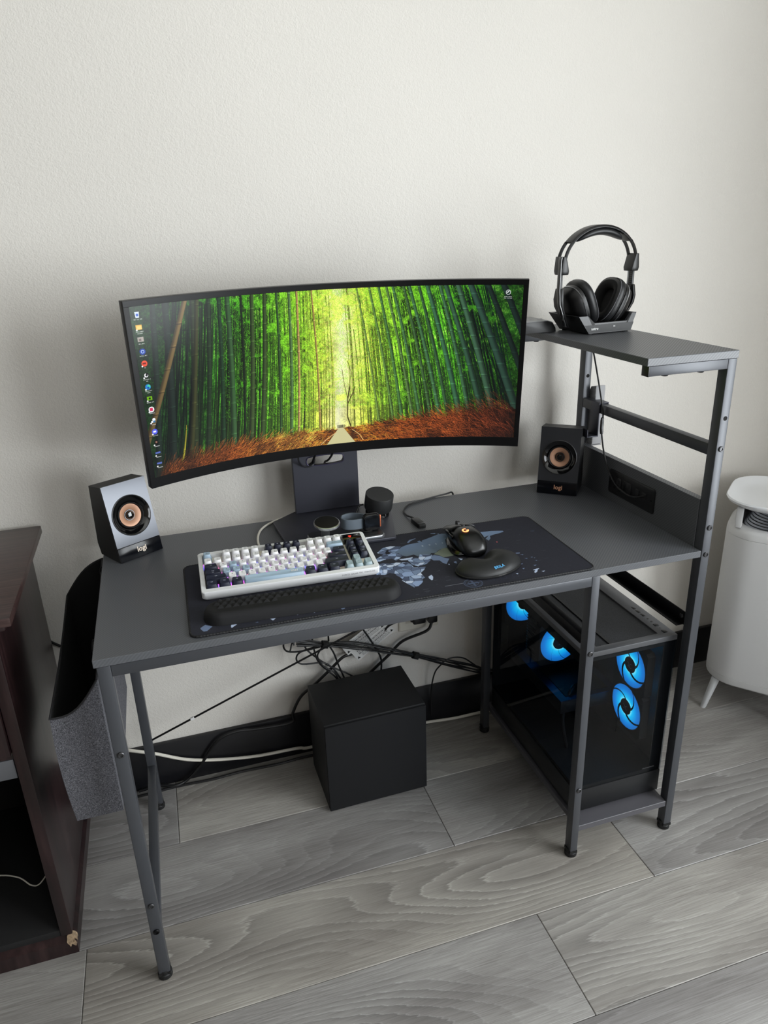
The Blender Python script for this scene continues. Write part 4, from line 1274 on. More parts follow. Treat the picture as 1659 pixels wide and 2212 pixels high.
# ================================================================== KEYBOARD WRIST REST
wrs = thing('wrist_rest', 'long black wrist rest with pyramid bumps before the keyboard', 'wrist rest', (0.3705, 0.0600, H + 0.0038), -0.058)
LX, LY = 0.184, 0.0345
NU, NV = 190, 34
def wr_h(u, v):
    # distance inside the stadium, rounded shoulder, pyramids on the rear strip
    ax = max(0.0, abs(u) - (LX - LY)); dd = LY - math.hypot(ax, v)
    dd = max(0, dd)
    e = min(1, dd / 0.013)
    z = 0.0215 * math.sqrt(max(0, 1 - (1 - e) ** 2.2))
    return z
m = MB(); vs = []; fs = []
rows = []
for j in range(NV + 1):
    for i in range(NU + 1):
        s_ = -1 + 2 * i / NU; t_ = -1 + 2 * j / NV
        u = s_ * LX
        ax = max(0.0, abs(u) - (LX - LY))
        half = math.sqrt(max(0, LY * LY - ax * ax))
        v = t_ * half
        # finer spacing near the rim
        z = wr_h(u, v)
        rows.append((u, v, z))
# pyramids as one connected relief
base = [(u, v, z) for u, v, z in rows]
for j in range(NV):
    for i in range(NU):
        k0 = j * (NU + 1) + i
        fs.append((k0, k0 + 1, k0 + NU + 2, k0 + NU + 1))
m.add(base, fs)
o = build('cushion', m, mat('black_foam_cloth', (26, 26, 28), 0.7, spec=0.3, bump=(1500, 0.2, 0.0003)), wrs, smooth=60)
for r_ in range(3):
    v0 = 0.0205 - r_ * 0.0124
    for c_ in range(25):
        u0 = -0.166 + c_ * 0.0138 + (0.0069 if r_ % 2 else 0)
        if abs(u0) > 0.168 - 0.004 * (r_ != 1): continue
        if r_ == 2 and abs(u0) < 0.045: continue
        hw, hv = 0.0066, 0.0062
        z0 = min(wr_h(u0 + a_ * hw, v0 + b_ * hv) for a_ in (-1, 1) for b_ in (-1, 1)) - 0.0006
        P_ = MB(); P_.add([(u0 - hw, v0 - hv, z0), (u0 + hw, v0 - hv, z0), (u0 + hw, v0 + hv, z0), (u0 - hw, v0 + hv, z0), (u0, v0, 0.0215 + 0.0042)], [(0, 1, 4), (1, 2, 4), (2, 3, 4), (3, 0, 4)])
        build('bump', P_, o.data.materials[0], wrs, smooth=0)
ml = MB().box(-0.0, 0.03, 0.0339, 0.0346, 0.004, 0.009)
build('side_label', ml, M_TEXTW, wrs)

# ================================================================== MOUSE WRIST REST
mwr = thing('mouse_wrist_rest', 'black heart-shaped mouse wrist rest lettered in blue', 'wrist rest', (0.752, 0.078, H + 0.0038), 0.20)
NB = 72
def bean(a):
    x, y = cos(a), sin(a)
    r = 1 / math.sqrt((x / 0.0715) ** 2 + (y / 0.0445) ** 2)
    notch = math.exp(-((a - PI / 2 + 0.18) / 0.42) ** 2)
    lobe = 0.008 * math.exp(-((a - 0.75) / 0.5) ** 2) + 0.003 * math.exp(-((a - 2.45) / 0.5) ** 2)
    return r - 0.0165 * notch + lobe
A_ = [2 * PI * i / NB for i in range(NB)]
def beanring(k, z): return [(k * bean(a) * cos(a), k * bean(a) * sin(a), z) for a in A_]
m = MB().loft([beanring(1.0, 0.0002), beanring(1.03, 0.002), beanring(1.03, 0.0045), beanring(0.99, 0.006)])
build('base', m, M_RUBBER, mwr, smooth=50)
def dome(k, a):
    x, y = k * bean(a) * cos(a), k * bean(a) * sin(a)
    e = math.sqrt(max(0, 1 - k ** 2.6))
    groove = math.exp(-((x - 0.004) / 0.02) ** 2) * sm(-0.01, 0.03, y)
    z = 0.006 + e * (0.0175 + 0.006 * (x > 0) * sm(0, .03, x) - 0.015 * groove)
    return (x, y, z)
ks = [1.0, .985, .96, .92, .86, .78, .68, .56, .42, .26, .1]
m = MB().loft([[dome(k, a) for a in A_] for k in ks], cap0=False)
M_GEL = mat('black_lycra', (32, 33, 34), 0.5, spec=0.4, bump=(1800, 0.15, 0.0002))
build('cushion', m, M_GEL, mwr, smooth=60)
q = text_mb('BRILA', 0.0092, 0.0001, 1.12, 0.00012)
def on_dome(x, y):
    a = math.atan2(y, x); k = math.hypot(x, y) / bean(a % (2 * PI))
    return dome(min(1, k), a % (2 * PI))[2]
nv = []
for x, y, z in q.v:
    X_, Y_ = -0.001 + x * 0.9, -0.0355 + y * 0.85
    nv.append((X_, Y_, on_dome(X_, Y_) + 0.0005 + (z > 0) * 0.0001))
q.v = nv
build('lettering', q, mat('blue_print', (92, 178, 232), 0.6), mwr, smooth=0)

# ================================================================== MOUSE
mo = thing('computer_mouse', 'black sculpted gaming mouse with a glowing orange emblem', 'mouse', (0.752, 0.196, H + 0.0038), -0.03)
M_MOUSE = mat('satin_black_mouse', (16, 17, 18), 0.28, bump=(1400, 0.05, 0.0002)); M_MGL = mat('gloss_black_mouse', (10, 10, 11), 0.13)
secs = [  # y (front +), half-width left, right, height, side inset
    (0.071, 0.020, 0.019, 0.012, .6), (0.066, 0.0265, 0.0245, 0.020, .7), (0.050, 0.030, 0.0275, 0.0295, .8), (0.028, 0.0315, 0.029, 0.0375, .86), (0.006, 0.0325, 0.031, 0.0425, .9),
    (-0.014, 0.0350, 0.034, 0.0445, .92), (-0.034, 0.0355, 0.036, 0.0415, .92), (-0.050, 0.032, 0.033, 0.033, .88), (-0.060, 0.025, 0.026, 0.022, .8), (-0.0655, 0.013, 0.014, 0.011, .7)]
def sec(y, l, r, h, k, z0=0.0012):
    out = []
    for i in range(24):
        a = 2 * PI * i / 24
        c_, s_ = cos(a), sin(a)
        x = (r if c_ > 0 else l) * (abs(c_) ** 0.62) * (1 if c_ > 0 else -1)
        z = z0 + h * 0.46 + (h * 0.54 if s_ > 0 else h * 0.46 - 0.0) * (abs(s_) ** 0.75) * (1 if s_ > 0 else -1)
        wz = 1 - 0.22 * sm(0.3, 1, (z - z0) / h) - 0.10 * (1 - abs(2 * (z - z0) / h - .5))
        out.append((x * wz, y, max(z0, z)))
    return out
SS = [sec(*s_) for s_ in secs]
m = MB().loft(SS)
body = build('shell', m, M_MOUSE, mo, smooth=60)
sub = body.modifiers.new('sub', 'SUBSURF'); sub.levels = 2; sub.render_levels = 2
def hz_(y):
    ys_ = [s_[0] for s_ in secs][::-1]; hs = [s_[3] for s_ in secs][::-1]
    return float(np.interp(y, ys_, hs)) + 0.0012
# front buttons with the gap and pointed front corners
for sgn, nm in ((-1, 'left_button'), (1, 'right_button')):
    rings = []
    for y in (0.0755, 0.068, 0.056, 0.04, 0.024, 0.014):
        h = hz_(min(y, 0.064)) + 0.0018 - (0.002 if y > .07 else 0)
        xo = sgn * float(np.interp(y, [0.014, .05, .0755], [0.0285, 0.0285, 0.0265])); xi = sgn * 0.0042
        yb = y - (0.006 if y > .07 else 0)
        rings.append([(xi, yb, h), (sgn * 0.016, y - 0.001, h - 0.0006), (xo * .90, y, h - 0.0045), (xo, y, h - 0.011), (sgn * 0.018, yb, h - 0.010), (xi, yb, h - 0.007)])
    build(nm, MB().loft(rings), M_MOUSE, mo, smooth=45, bev=0.0006, seg=2)
q = MB().cyl((-0.003, 0.046, hz_(0.046) + 0.0005), 0.0085, 0.006, 'x', 28)
build('scroll_wheel', q, M_STEEL, mo)
for y in (0.026, 0.017):
    build('top_button', MB().box(-0.0035, 0.0035, y - 0.0032, y + 0.0032, hz_(y) - 0.002, hz_(y) + 0.0022), M_MGL, mo, bev=0.001)
for y0, y1 in ((-0.004, 0.016), (0.019, 0.038)):
    m = MB().box(-0.0335, -0.026, y0, y1, 0.0215, 0.0285)
    build('side_button', m, M_MGL, mo, bev=0.0015)
m = MB()
lp = [(-0.026, 0.045), (-0.033, 0.04), (-0.042, 0.0), (-0.043, -0.03), (-0.036, -0.047), (-0.024, -0.05)]
m.loft([[(x, y, 0.0008) for x, y in lp], [(x * .97, y, 0.004) for x, y in lp], [(x * .82, y * .95, 0.009) for x, y in lp]])
build('thumb_rest', m, M_MGL, mo, bev=0.001)
m = MB()
for i in range(9):
    a = PI * (0.35 + 1.55 * i / 8)
    m.v.append((0.0046 * cos(a), 0.0046 * sin(a), 0)); m.v.append((0.0026 * cos(a), 0.0026 * sin(a), 0))
m.f = [[2 * i, 2 * i + 2, 2 * i + 3, 2 * i + 1] for i in range(8)]; m.m = [0] * 8
m.add([(0.0004, 0.0004, 0), (0.0046, 0.0004, 0), (0.0046, -0.0014, 0), (0.0004, -0.0014, 0)], [(0, 1, 2, 3)])
m.v = [(x * 1.6 - 0.008, y * 1.8 - 0.018, hz_(-0.018 + y * 1.8) + 0.0004 - 0.0012 * ((x * 1.6 - 0.008) / .02) ** 2) for x, y, z in m.v]
build('emblem', m, mat('orange_led', (255, 170, 110), 0.4, emit=((255, 150, 92), 2.2)), mo, smooth=0)

# ================================================================== WIRELESS CHARGER, WATCH, PUCK, ADAPTER
ch = thing('wireless_charger', 'silver and black charging stand with a round phone disc', 'charger', (0.52, 0.30, H + 0.0115), 0.0)
m = MB().prism(rrect(-0.085, 0.079, -0.018, 0.052, 0.012), 0.0002, 0.009)
build('base', m, M_SILVER, ch, bev=0.002)
m = MB().prism(rrect(-0.083, 0.077, -0.0165, 0.0505, 0.011), 0.009, 0.0108)
build('base_top', m, M_BLACKP, ch, bev=0.0006)
m = MB().lathe([(0.024, 0), (0.0278, 0.001), (0.0285, 0.004), (0.028, 0.0065), (0.0265, 0.0072)], n=40)
Mx = Matrix.Translation((-0.051, -0.013, 0.050)) @ Matrix.Rotation(0.16, 4, 'X')
m.xf(Mx); disc_ = build('phone_disc', m, M_SILVER, ch)
m = MB().lathe([(0.0262, 0.0071), (0.0255, 0.0078)], n=40); m.xf(Mx)
build('disc_pad', m, M_BLACKP, disc_)
m = MB().cyl((-0.0615, 0.001, 0.046), 0.0045, 0.021, 'x', 16)
build('hinge', m, M_SILVER, ch)
m = MB().loft([[(-0.060, 0.006, 0.010), (-0.042, 0.006, 0.010), (-0.042, 0.012, 0.010), (-0.060, 0.012, 0.010)], [(-0.060, -0.002, 0.046), (-0.042, -0.002, 0.046), (-0.042, 0.004, 0.046), (-0.060, 0.004, 0.046)]])
build('arm', m, M_SILVER, ch, bev=0.001)
build('watch_puck', MB().lathe([(0.015, 0.0108), (0.0155, 0.012), (0.0155, 0.0135), (0.0145, 0.0142)], (0.045, 0.018, 0), 28), M_BLACKP, ch)
wt = thing('smart_watch', 'smart watch with a blue-grey band resting on the charger', 'watch', (0.563, 0.318, H + 0.0225), 0.05)
# case stands upright on its side, screen to the front; the band loops back to the left
cr = rrect(-0.0195, 0.0195, 0.0, 0.040, 0.0095, 6)
m = MB().loft([[(x, 0.0, z) for x, z in rrect(-0.0175, 0.0175, 0.002, 0.038, 0.008, 6)], [(x, -0.002, z) for x, z in cr], [(x, -0.009, z) for x, z in cr], [(x, -0.0105, z) for x, z in rrect(-0.0185, 0.0185, 0.001, 0.039, 0.009, 6)]])
m.xf(Matrix.Translation((0.012, 0, 0.0002)))
build('case', m, mat('space_grey_case', (48, 48, 52), 0.25, 0.8), wt, smooth=45)
m = MB().loft([[(x + 0.012, -0.0104, z) for x, z in rrect(-0.018, 0.018, 0.0015, 0.0385, 0.0088, 6)], [(x + 0.012, -0.0122, z) for x, z in rrect(-0.0165, 0.0165, 0.003, 0.037, 0.008, 6)]])
build('screen', m, M_GLOSS, wt, smooth=45)
build('side_button', MB().box(0.0312, 0.0345, -0.0085, -0.003, 0.006, 0.034), mat('copper_orange_metal', (214, 120, 84), 0.35, 0.5), wt, bev=0.0012)
pts = [(0.022, 0.001), (0.016, 0.006), (0.004, 0.010), (-0.010, 0.022), (-0.024, 0.030), (-0.042, 0.028), (-0.050, 0.016), (-0.046, 0.003), (-0.032, -0.003), (-0.016, -0.004), (-0.006, -0.004)]
P_ = crom([(x, y, 0) for x, y in pts], 5)
rings = []
for i, p in enumerate(P_):
    tn = (P_[min(i + 1, len(P_) - 1)] - P_[max(i - 1, 0)]).normalized(); nn = Vector((-tn.y, tn.x, 0)) * 0.0013
    zc = 0.021 + 0.002 * sin(i * .1); hh_ = 0.0115
    rings.append([p + nn + Vector((0, 0, zc - hh_)), p - nn + Vector((0, 0, zc - hh_)), p - nn + Vector((0, 0, zc + hh_)), p + nn + Vector((0, 0, zc + hh_))])
build('band', MB().loft(rings), mat('blue_grey_band', (96, 106, 116), 0.7), wt, smooth=60)
pk = thing('round_puck', 'black drum-shaped desk puck tilted on a small round foot', 'device', (0.6225, 0.423, H + 0.0117), 0.0)
build('foot', MB().lathe([(0.0275, 0), (0.0285, 0.001), (0.0285, 0.014), (0.024, 0.024)], n=36), M_GLOSS, pk)
m = MB().lathe([(0.029, 0.010), (0.0325, 0.012), (0.0335, 0.016), (0.0335, 0.048), (0.0328, 0.0492)], n=48)
m.xf(Matrix.Translation((0, 0, 0.009)) @ Matrix.Rotation(0.24, 4, 'X') @ Matrix.Rotation(0.08, 4, 'Y'))
build('drum', m, mat('soft_touch_black', (32, 33, 34), 0.55), pk, smooth=40)
m = MB().cyl((0.012, -0.0262, 0.004), 0.0012, 0.012, 'z', 8)
build('modelled_foot_glint', m, M_SILVER, pk)  # highlight on the foot modelled as a thin silver bar
m = MB().tube([(-0.032, 0.004, 0.030), (-0.042, 0.006, 0.027), (-0.048, 0.002, 0.020), (-0.056, -0.006, 0.010)], 0.0022, 8)
build('lead', m, M_CABLE, pk)
up = thing('usb_plug', 'black usb plug lying on the stand base beside the puck', 'plug', (0.565, 0.428, H + 0.0117), 0.15)
build('body', MB().box(-0.016, 0.002, -0.005, 0.005, 0.0003, 0.0075), M_BLACKP, up, bev=0.0012)
build('metal_tip', MB().box(-0.028, -0.016, -0.004, 0.004, 0.0015, 0.0062), mat('olive_gold_contact', (110, 112, 96), 0.4, 0.7), up, bev=0.0004)
ua = thing('usb_adapter', 'small black usb extension adapter lying on bare desktop', 'adapter', (0.700, 0.363, H), -1.49)
build('body', MB().box(-0.012, 0.026, -0.0095, 0.0095, 0.0003, 0.0115), M_BLACKP, ua, bev=0.002)
build('port_end', MB().box(0.026, 0.034, -0.0085, 0.0085, 0.0008, 0.0105), M_RUBBER, ua, bev=0.0012)
build('strain_relief', MB().loft([[(x, r_ * cos(a), 0.006 + r_ * sin(a)) for a in np.linspace(0, 2 * PI, 11)[:-1]] for x, r_ in ((-0.012, 0.004), (-0.03, 0.0026))]), M_RUBBER, ua)
m = MB().tube([(-0.030, 0, 0.006), (-0.05, -0.003, 0.004), (-0.085, 0.004, 0.003), (-0.115, 0.030, 0.003), (-0.128, 0.070, 0.003), (-0.138, 0.11, 0.003), (-0.1445, 0.15, 0.003), (-0.152, 0.17, 0.0015), (-0.1545, 0.176, -0.012), (-0.1545, 0.178, -0.04)], 0.0022, 8)
build('cable', m, M_CABLE, ua)

# ================================================================== TOP SHELF: HEADSET ON DOCK, LOW BOX
dk = thing('headset_dock', 'angular black headset dock with flared rim on top shelf', 'dock', (1.0934, 0.3099, ZT), 0.075)
DWd, DDd = 0.1135, 0.112
def dr2(f, z, g_): return [(-f, g_, z), (DWd + f * .6, g_, z), (DWd + f * .6, DDd + f * .3, z), (-f, DDd + f * .3, z)]
m = MB()
o0 = dr2(0, 0.002, 0); o1 = dr2(0.027, 0.041, 0.003)
i1 = [(-0.022, 0.009, 0.041), (DWd + 0.012, 0.009, 0.041), (DWd + 0.012, DDd, 0.041), (-0.022, DDd, 0.041)]
i0 = [(0.004, 0.010, 0.008), (DWd - 0.004, 0.010, 0.008), (DWd - 0.004, DDd - 0.008, 0.008), (0.004, DDd - 0.008, 0.008)]
# front wall dips in the middle: add extra points on the front rim
def withdip(P, z, zd):
    a, b, c, d = P
    t = lambda u: (a[0] + (b[0] - a[0]) * u, a[1] + (b[1] - a[1]) * u, zd)
    return [a, (t(.16)[0], a[1], z), t(.28), t(.84), (t(.92)[0], a[1], z), b, c, d]
def mid(P):
    a, b, c, d = P
    t = lambda u: tuple(a[i] + (b[i] - a[i]) * u for i in range(3))
    return [a, t(.16), t(.28), t(.84), t(.92), b, c, d]
m.loft([mid(o0), withdip(o1, 0.041, 0.0245), withdip(i1, 0.041, 0.0245), mid(i0)])
M_DOCK = mat('black_dock_plastic', (24, 25, 28), 0.32)
build('tray', m, M_DOCK, dk, bev=0.0006, seg=1, smooth=0)
m = MB().loft([[(-0.013, 0.0006, 0.0205), (DWd + 0.008, 0.0006, 0.0205), (DWd + 0.001, -0.0006, 0.0035), (-0.0005, -0.0006, 0.0035)], [(-0.013, 0.003, 0.0205), (DWd + 0.008, 0.003, 0.0205), (DWd + 0.001, 0.003, 0.0035), (-0.0005, 0.003, 0.0035)]])
build('front_strip', m, mat('dark_dock_front', (14, 15, 17), 0.35, spec=0.3), dk, smooth=0)
q = text_mb('astro', 0.0082, 0.0001, 1.1, 0.0003); q.xf(Matrix.Translation((0.0155, -0.0008, 0.0125)) @ Matrix.Rotation(PI / 2, 4, 'X') @ Matrix.Shear('XY', 4, (0.15, 0)))
build('logo', q, M_TEXTW, dk, smooth=0)
q = text_mb('PC', 0.0045, 0.0001, 1.0, 0.0001); q.xf(Matrix.Translation((0.068, -0.0006, 0.0145)) @ Matrix.Rotation(PI / 2, 4, 'X'))
build('status_letters', q, M_TEXTW, dk, smooth=0)
for x, y in ((0.008, 0.008), (DWd - 0.008, 0.008), (0.008, DDd - 0.01), (DWd - 0.008, DDd - 0.01)): build('rubber_foot', MB().cyl((x, y, 0), 0.006, 0.003, 'z', 12), M_RUBBER, dk)

hs = thing('gaming_headset', 'black over-ear headset standing in its dock on the shelf', 'headset', (1.138, 0.364, ZT + 0.0155), 0.06)
M_HS = mat('matte_black_headset', (13, 13, 14), 0.38); M_PADC = mat('charcoal_leather', (24, 25, 27), 0.45, bump=(120, 0.15, 0.001)); M_FOAM = mat('black_mesh_foam', (12, 12, 13), 0.95)
def band(w_in, y0, y1, a0, a1, rx, rz, cz, th, n=26):
    R = []
    for i in range(n + 1):
        a = a0 + (a1 - a0) * i / n
        c_, s_ = cos(a), sin(a)
        f = lambda k, y: ((rx + k) * c_ * -1, y, cz + (rz + k) * s_)
        R.append([f(0, y0), f(th, y0 + .003), f(th, y1 - .003), f(0, y1)])
    return MB().loft(R)
build('headband', band(0, -0.016, 0.016, 0.62, PI - 0.62, 0.092, 0.075, 0.132, 0.006), M_HS, hs, bev=0.0012, smooth=50)
for y0, y1 in ((-0.016, -0.009), (0.009, 0.016)):
    for a0, a1 in ((0.08, 0.64), (PI - 0.64, PI - 0.08)):
        build('band_strut', band(0, y0, y1, a0, a1, 0.092, 0.075, 0.132, 0.0065, 10), M_HS, hs, bev=0.001, smooth=50)
R = []
for i in range(25):
    a = 0.80 + (PI - 1.60) * i / 24
    e = math.sqrt(max(0.05, 1 - abs(2 * i / 24 - 1) ** 3))
    c_, s_ = -cos(a), sin(a)
    ring = []
    for j in range(12):
        b = 2 * PI * j / 12
        k = -0.0075 + 0.0085 * e * cos(b); y = 0.017 * e * sin(b)
        ring.append(((0.092 + k) * c_, y, 0.132 + (0.075 + k) * s_))
    R.append(ring)
build('headband_pad', MB().loft(R), M_PADC, hs, smooth=60)
for sgn in (-1, 1):
    x = sgn * 0.0955
    m = MB().loft([[(x - sgn * 0.012, -0.014, 0.112), (x + sgn * 0.006, -0.014, 0.112), (x + sgn * 0.006, 0.014, 0.112), (x - sgn * 0.012, 0.014, 0.112)],
                   [(x - sgn * 0.012, -0.016, 0.120), (x + sgn * 0.007, -0.016, 0.120), (x + sgn * 0.007, 0.016, 0.120), (x - sgn * 0.012, 0.016, 0.120)],
                   [(x - sgn * 0.004, -0.016, 0.150), (x + sgn * 0.004, -0.016, 0.150), (x + sgn * 0.004, 0.016, 0.150), (x - sgn * 0.004, 0.016, 0.150)]])
    build('slider_housing', m, M_HS, hs, bev=0.0015)
    build('slider_bar', MB().box(x - 0.0025, x + 0.0025, -0.007, 0.007, 0.062, 0.118), M_HS, hs, bev=0.0008)
    for k_ in range(9):
        build('notch', MB().box(x - sgn * 0.0031 - 0.0004, x - sgn * 0.0031 + 0.0004, -0.005, 0.002, 0.074 + k_ * 0.0045, 0.0755 + k_ * 0.0045), M_STEEL, hs)
    m = MB().box(x - sgn * 0.003 - .0012, x - sgn * 0.003 + .0012, 0.0075, 0.0095, 0.070, 0.116)
    build('chrome_strip', m, M_SILVER, hs, bev=0.0004)
    # yoke: blade outside the cup, bending in towards the bottom
    R = []
    for z, dx, wy in ((0.083, 0.0, 0.012), (0.060, 0.002, 0.016), (0.044, 0.0, 0.015), (0.028, -0.008, 0.012), (0.006, -0.020, 0.009), (-0.004, -0.026, 0.008)):
        xx = x + sgn * dx
        R.append([(xx - sgn * .003, -wy, z), (xx + sgn * .0035, -wy * .9, z), (xx + sgn * .0035, wy * .9, z), (xx - sgn * .003, wy, z)])
    build('yoke', MB().loft(R), M_HS, hs, bev=0.001, smooth=50)
    if sgn < 0:
        R = []
        for z, dx in ((0.150, .0065), (0.142, .008), (0.08, .0085), (0.05, .006), (0.02, -.006), (0.0, -0.014)):
            xx = x - dx - .001
            R.append([(xx - .0022, -0.016, z), (xx + .0022, -0.016, z), (xx + .0022, -0.006, z), (xx - .0022, -0.006, z)])
        build('boom_arm', MB().loft(R), M_GLOSS, hs, bev=0.0008, smooth=50)
    tl = 0.42
    CM = Matrix.Translation((sgn * 0.048, 0, 0.043)) @ Matrix.Rotation(sgn * tl, 4, 'Y')
    def cupring(d, ky, kz, n=36):
        out = []
        for i in range(n):
            a = 2 * PI * i / n
            c_, s_ = cos(a), sin(a)
            y = ky * (abs(c_) ** .8) * (1 if c_ > 0 else -1); z = kz * (abs(s_) ** .8) * (1 if s_ > 0 else -1)
            y *= 1 + 0.12 * s_
            out.append(CM @ Vector((d * sgn * -1, y, z)))
        return out
    # d grows towards the wearer's head
    m = MB().loft([cupring(-0.026, .018, .024), cupring(-0.024, .028, .036), cupring(-0.016, .036, .044), cupring(-0.004, .040, .049), cupring(0.004, .040, .049), cupring(0.006, .036, .045)])
    cup = build('ear_cup', m, M_HS, hs, smooth=50)
    m = MB().loft([cupring(-0.0055, .0405, .0495), cupring(-0.0045, .0412, .0502), cupring(-0.0035, .0405, .0495)], cap0=False, cap1=False)
    build('cup_trim', m, M_SILVER, cup, smooth=50)
    m = MB().loft([cupring(0.006, .037, .046), cupring(0.009, .043, .052), cupring(0.016, .0445, .0535), cupring(0.024, .043, .052), cupring(0.028, .037, .046), cupring(0.0275, .028, .036), cupring(0.020, .022, .030), cupring(0.012, .021, .029)], cap0=False)
    cu = build('ear_cushion', m, M_PADC if sgn > 0 else M_PADC, hs, smooth=60)
    m = MB().loft([cupring(0.0285, .036, .045), cupring(0.0292, .032, .041), cupring(0.0285, .027, .035), cupring(0.0205, .021, .029), cupring(0.0125, .0205, .0285)], cap0=False)
    build('cushion_cloth', m, M_FOAM, cu, smooth=60)
    m = MB().loft([cupring(0.0235, .0436, .0526), cupring(0.0243, .0438, .0528), cupring(0.025, .0432, .0522)], cap0=False, cap1=False)
    build('seam', m, mat('grey_seam_thread_%d' % (sgn + 2), (90, 90, 94), 0.7), cu, smooth=60)
    # gloss accent plates on the cup rim
    m = MB()
    P0, P1 = cupring(0.002, .0425, .0515), cupring(0.015, .0452, .0542)
    idx = list(range(25, 34))
    m.add([P0[i] for i in idx] + [P1[i] for i in idx], [(i, i + 1, i + 10, i + 9) for i in range(8)])
    P0b, P1b = cupring(0.002, .041, .050), cupring(0.015, .0435, .0525)
    m.add([P0b[i] for i in idx] + [P1b[i] for i in idx], [(i + 9, i + 10, i + 1, i) for i in range(8)])
    build('gloss_accent', m, M_SILVER if sgn < 0 else M_GLOSS, cup, smooth=60)

bx = thing('low_black_box', 'low black box with rounded grey top at the shelf rear', 'box', (1.012, 0.432, ZT), 0.0)
m = MB()
R = []
prof = [(-0.046, 0.0005), (-0.046, 0.022), (-0.040, 0.0275), (0.024, 0.0275), (0.037, 0.023), (0.0455, 0.010), (0.047, 0.0005)]
m.loft([[(x, -0.042, z) for x, z in prof], [(x, 0.045, z) for x, z in prof]])
M_GREYT = mat('grey_rubber_top', (150, 151, 152), 0.6)
build('body', m, M_GREYT, bx, bev=0.002, smooth=40)
build('front_face', MB().loft([[(x * .96, -0.0425, z * .93 + .0003) for x, z in prof], [(x * .9, -0.0432, z * .85 + .0008) for x, z in prof]]), M_BLACKP, bx)
for x in (-0.005, 0.015):
    build('button', MB().prism(rrect(x, x + 0.012, -0.012, -0.004, 0.003), 0.0273, 0.0281), M_ADGREY, bx)

# ================================================================== PC CASE ON THE LOWER SHELF
pc = thing('computer_tower', 'black glass-sided computer tower with blue glowing fans on the lower shelf', 'computer', (1.086, 0.263, 0.09))
OFF = Matrix.Translation((-1.086, -0.263, -0.09))
def pb(name, m, mt, par=None, **k):
    m.xf(OFF)
    return build(name, m, mt, par or pc, **k)
M_CASE = mat('black_steel_case', (26, 27, 29), 0.38, 0.2); M_CTOP = mat('dark_grey_steel_top', (84, 85, 88), 0.38, 0.2); M_INK = mat('matte_black_interior', (10, 10, 12), 0.6)
X0, X1, Y0, Y1, Z0, Z1 = 0.968, 1.2040, 0.0385, 0.488, 0.0965, 0.536
pb('bottom_panel', MB().box(X0, X1, Y0, Y1, Z0, 0.1585), M_CASE, bev=0.0015)
pb('shroud_cover', MB().box(X0 + 0.004, X1 - 0.004, Y0 + 0.004, Y1 - 0.004, 0.159, 0.1625), M_INK)
for x in (X0 + 0.03, X1 - 0.03):
    for y in (Y0 + 0.04, Y1 - 0.04): pb('rubber_foot', MB().cyl((x, y, 0.0902), 0.012, 0.0065, 'z', 14), M_RUBBER)
mx0, mx1, my0, my1 = 1.006, 1.165, 0.058, 0.468
m = MB()
zz0, zz1 = 0.523, Z1
P0 = [(X0, Y0), (X1, Y0), (X1, Y1), (X0, Y1)]; P1 = [(mx0, my0), (mx1, my0), (mx1, my1), (mx0, my1)]
m.loft([[(x, y, zz0) for x, y in P0], [(x, y, zz1) for x, y in P0], [(x, y, zz1) for x, y in P1], [(x, y, zz0) for x, y in P1]], closed=True)
pb('top_frame', m, M_CTOP, bev=0.0012)
g_ = NT('fine_dust_mesh', 0.6)
vx = g_.n('TexVoronoi', Vector=g_.tc.outputs['Object'], Scale=520.0).outputs['Distance']
g_.color(g_.ramp(vx, [(0.2, (16, 17, 19)), (0.5, (48, 50, 54))]))
pb('top_mesh', MB().box(mx0, mx1, my0, my1, 0.529, 0.5325), g_.m)
pb('mesh_rail', MB().box(1.04, 1.046, my0, my1, 0.5325, 0.535), M_CASE)
pb('right_panel', MB().box(X1 - 0.002, X1, Y0 + 0.004, Y1, 0.1588, 0.5228), M_CASE)
pb('motherboard_tray', MB().box(1.178, 1.182, 0.19, Y1 - 0.004, 0.163, 0.522), M_INK)
mb_ = pb('motherboard', MB().box(1.174, 1.178, 0.2, 0.47, 0.23, 0.515), mat('dark_circuit_board', (16, 18, 20), 0.5))
for i in range(4): pb('memory_stick', MB().box(1.138, 1.174, 0.222 + i * 0.008, 0.226 + i * 0.008, 0.375, 0.505), M_CASE, mb_)
m = MB()
m.box(X0 + 0.046, X1 - 0.002, Y1 - 0.004, Y1, 0.1588, 0.5228); m.box(X0, X0 + 0.014, Y1 - 0.004, Y1, 0.1588, 0.5228)
m.box(X0 + 0.014, X0 + 0.046, Y1 - 0.004, Y1, 0.1588, 0.27); m.box(X0 + 0.014, X0 + 0.046, Y1 - 0.004, Y1, 0.41, 0.5228)
bp_ = pb('back_panel', m, M_INK)
m = MB()
for i in range(9): m.box(X0 + 0.0128 + i * 0.004, X0 + 0.0146 + i * 0.004, Y1 - 0.003, Y1 - 0.001, 0.27, 0.41)
for i in range(36): m.box(X0 + 0.014, X0 + 0.046, Y1 - 0.003, Y1 - 0.001, 0.2695 + i * 0.004, 0.2713 + i * 0.004)
pb('vent_grid', m, M_INK, bp_, smooth=0)
M_TINT = glass_tint('smoked_glass', (0.68, 0.71, 0.74), 0.45)
pb('side_glass', MB().box(X0, X0 + 0.003, Y0 + 0.0035, Y1 - 0.001, 0.1600, 0.5225), M_TINT, smooth=0)
pb('front_glass', MB().box(X0 + 0.0002, X1 - 0.0002, Y0, Y0 + 0.003, 0.1600, 0.5225), M_TINT, smooth=0)
m = MB(); m.box(X0 + 0.004, X1 - 0.003, Y0 + 0.0032, Y0 + 0.005, 0.511, 0.5225); m.box(1.172, X1 - 0.003, Y0 + 0.0032, Y0 + 0.005, 0.163, 0.511)
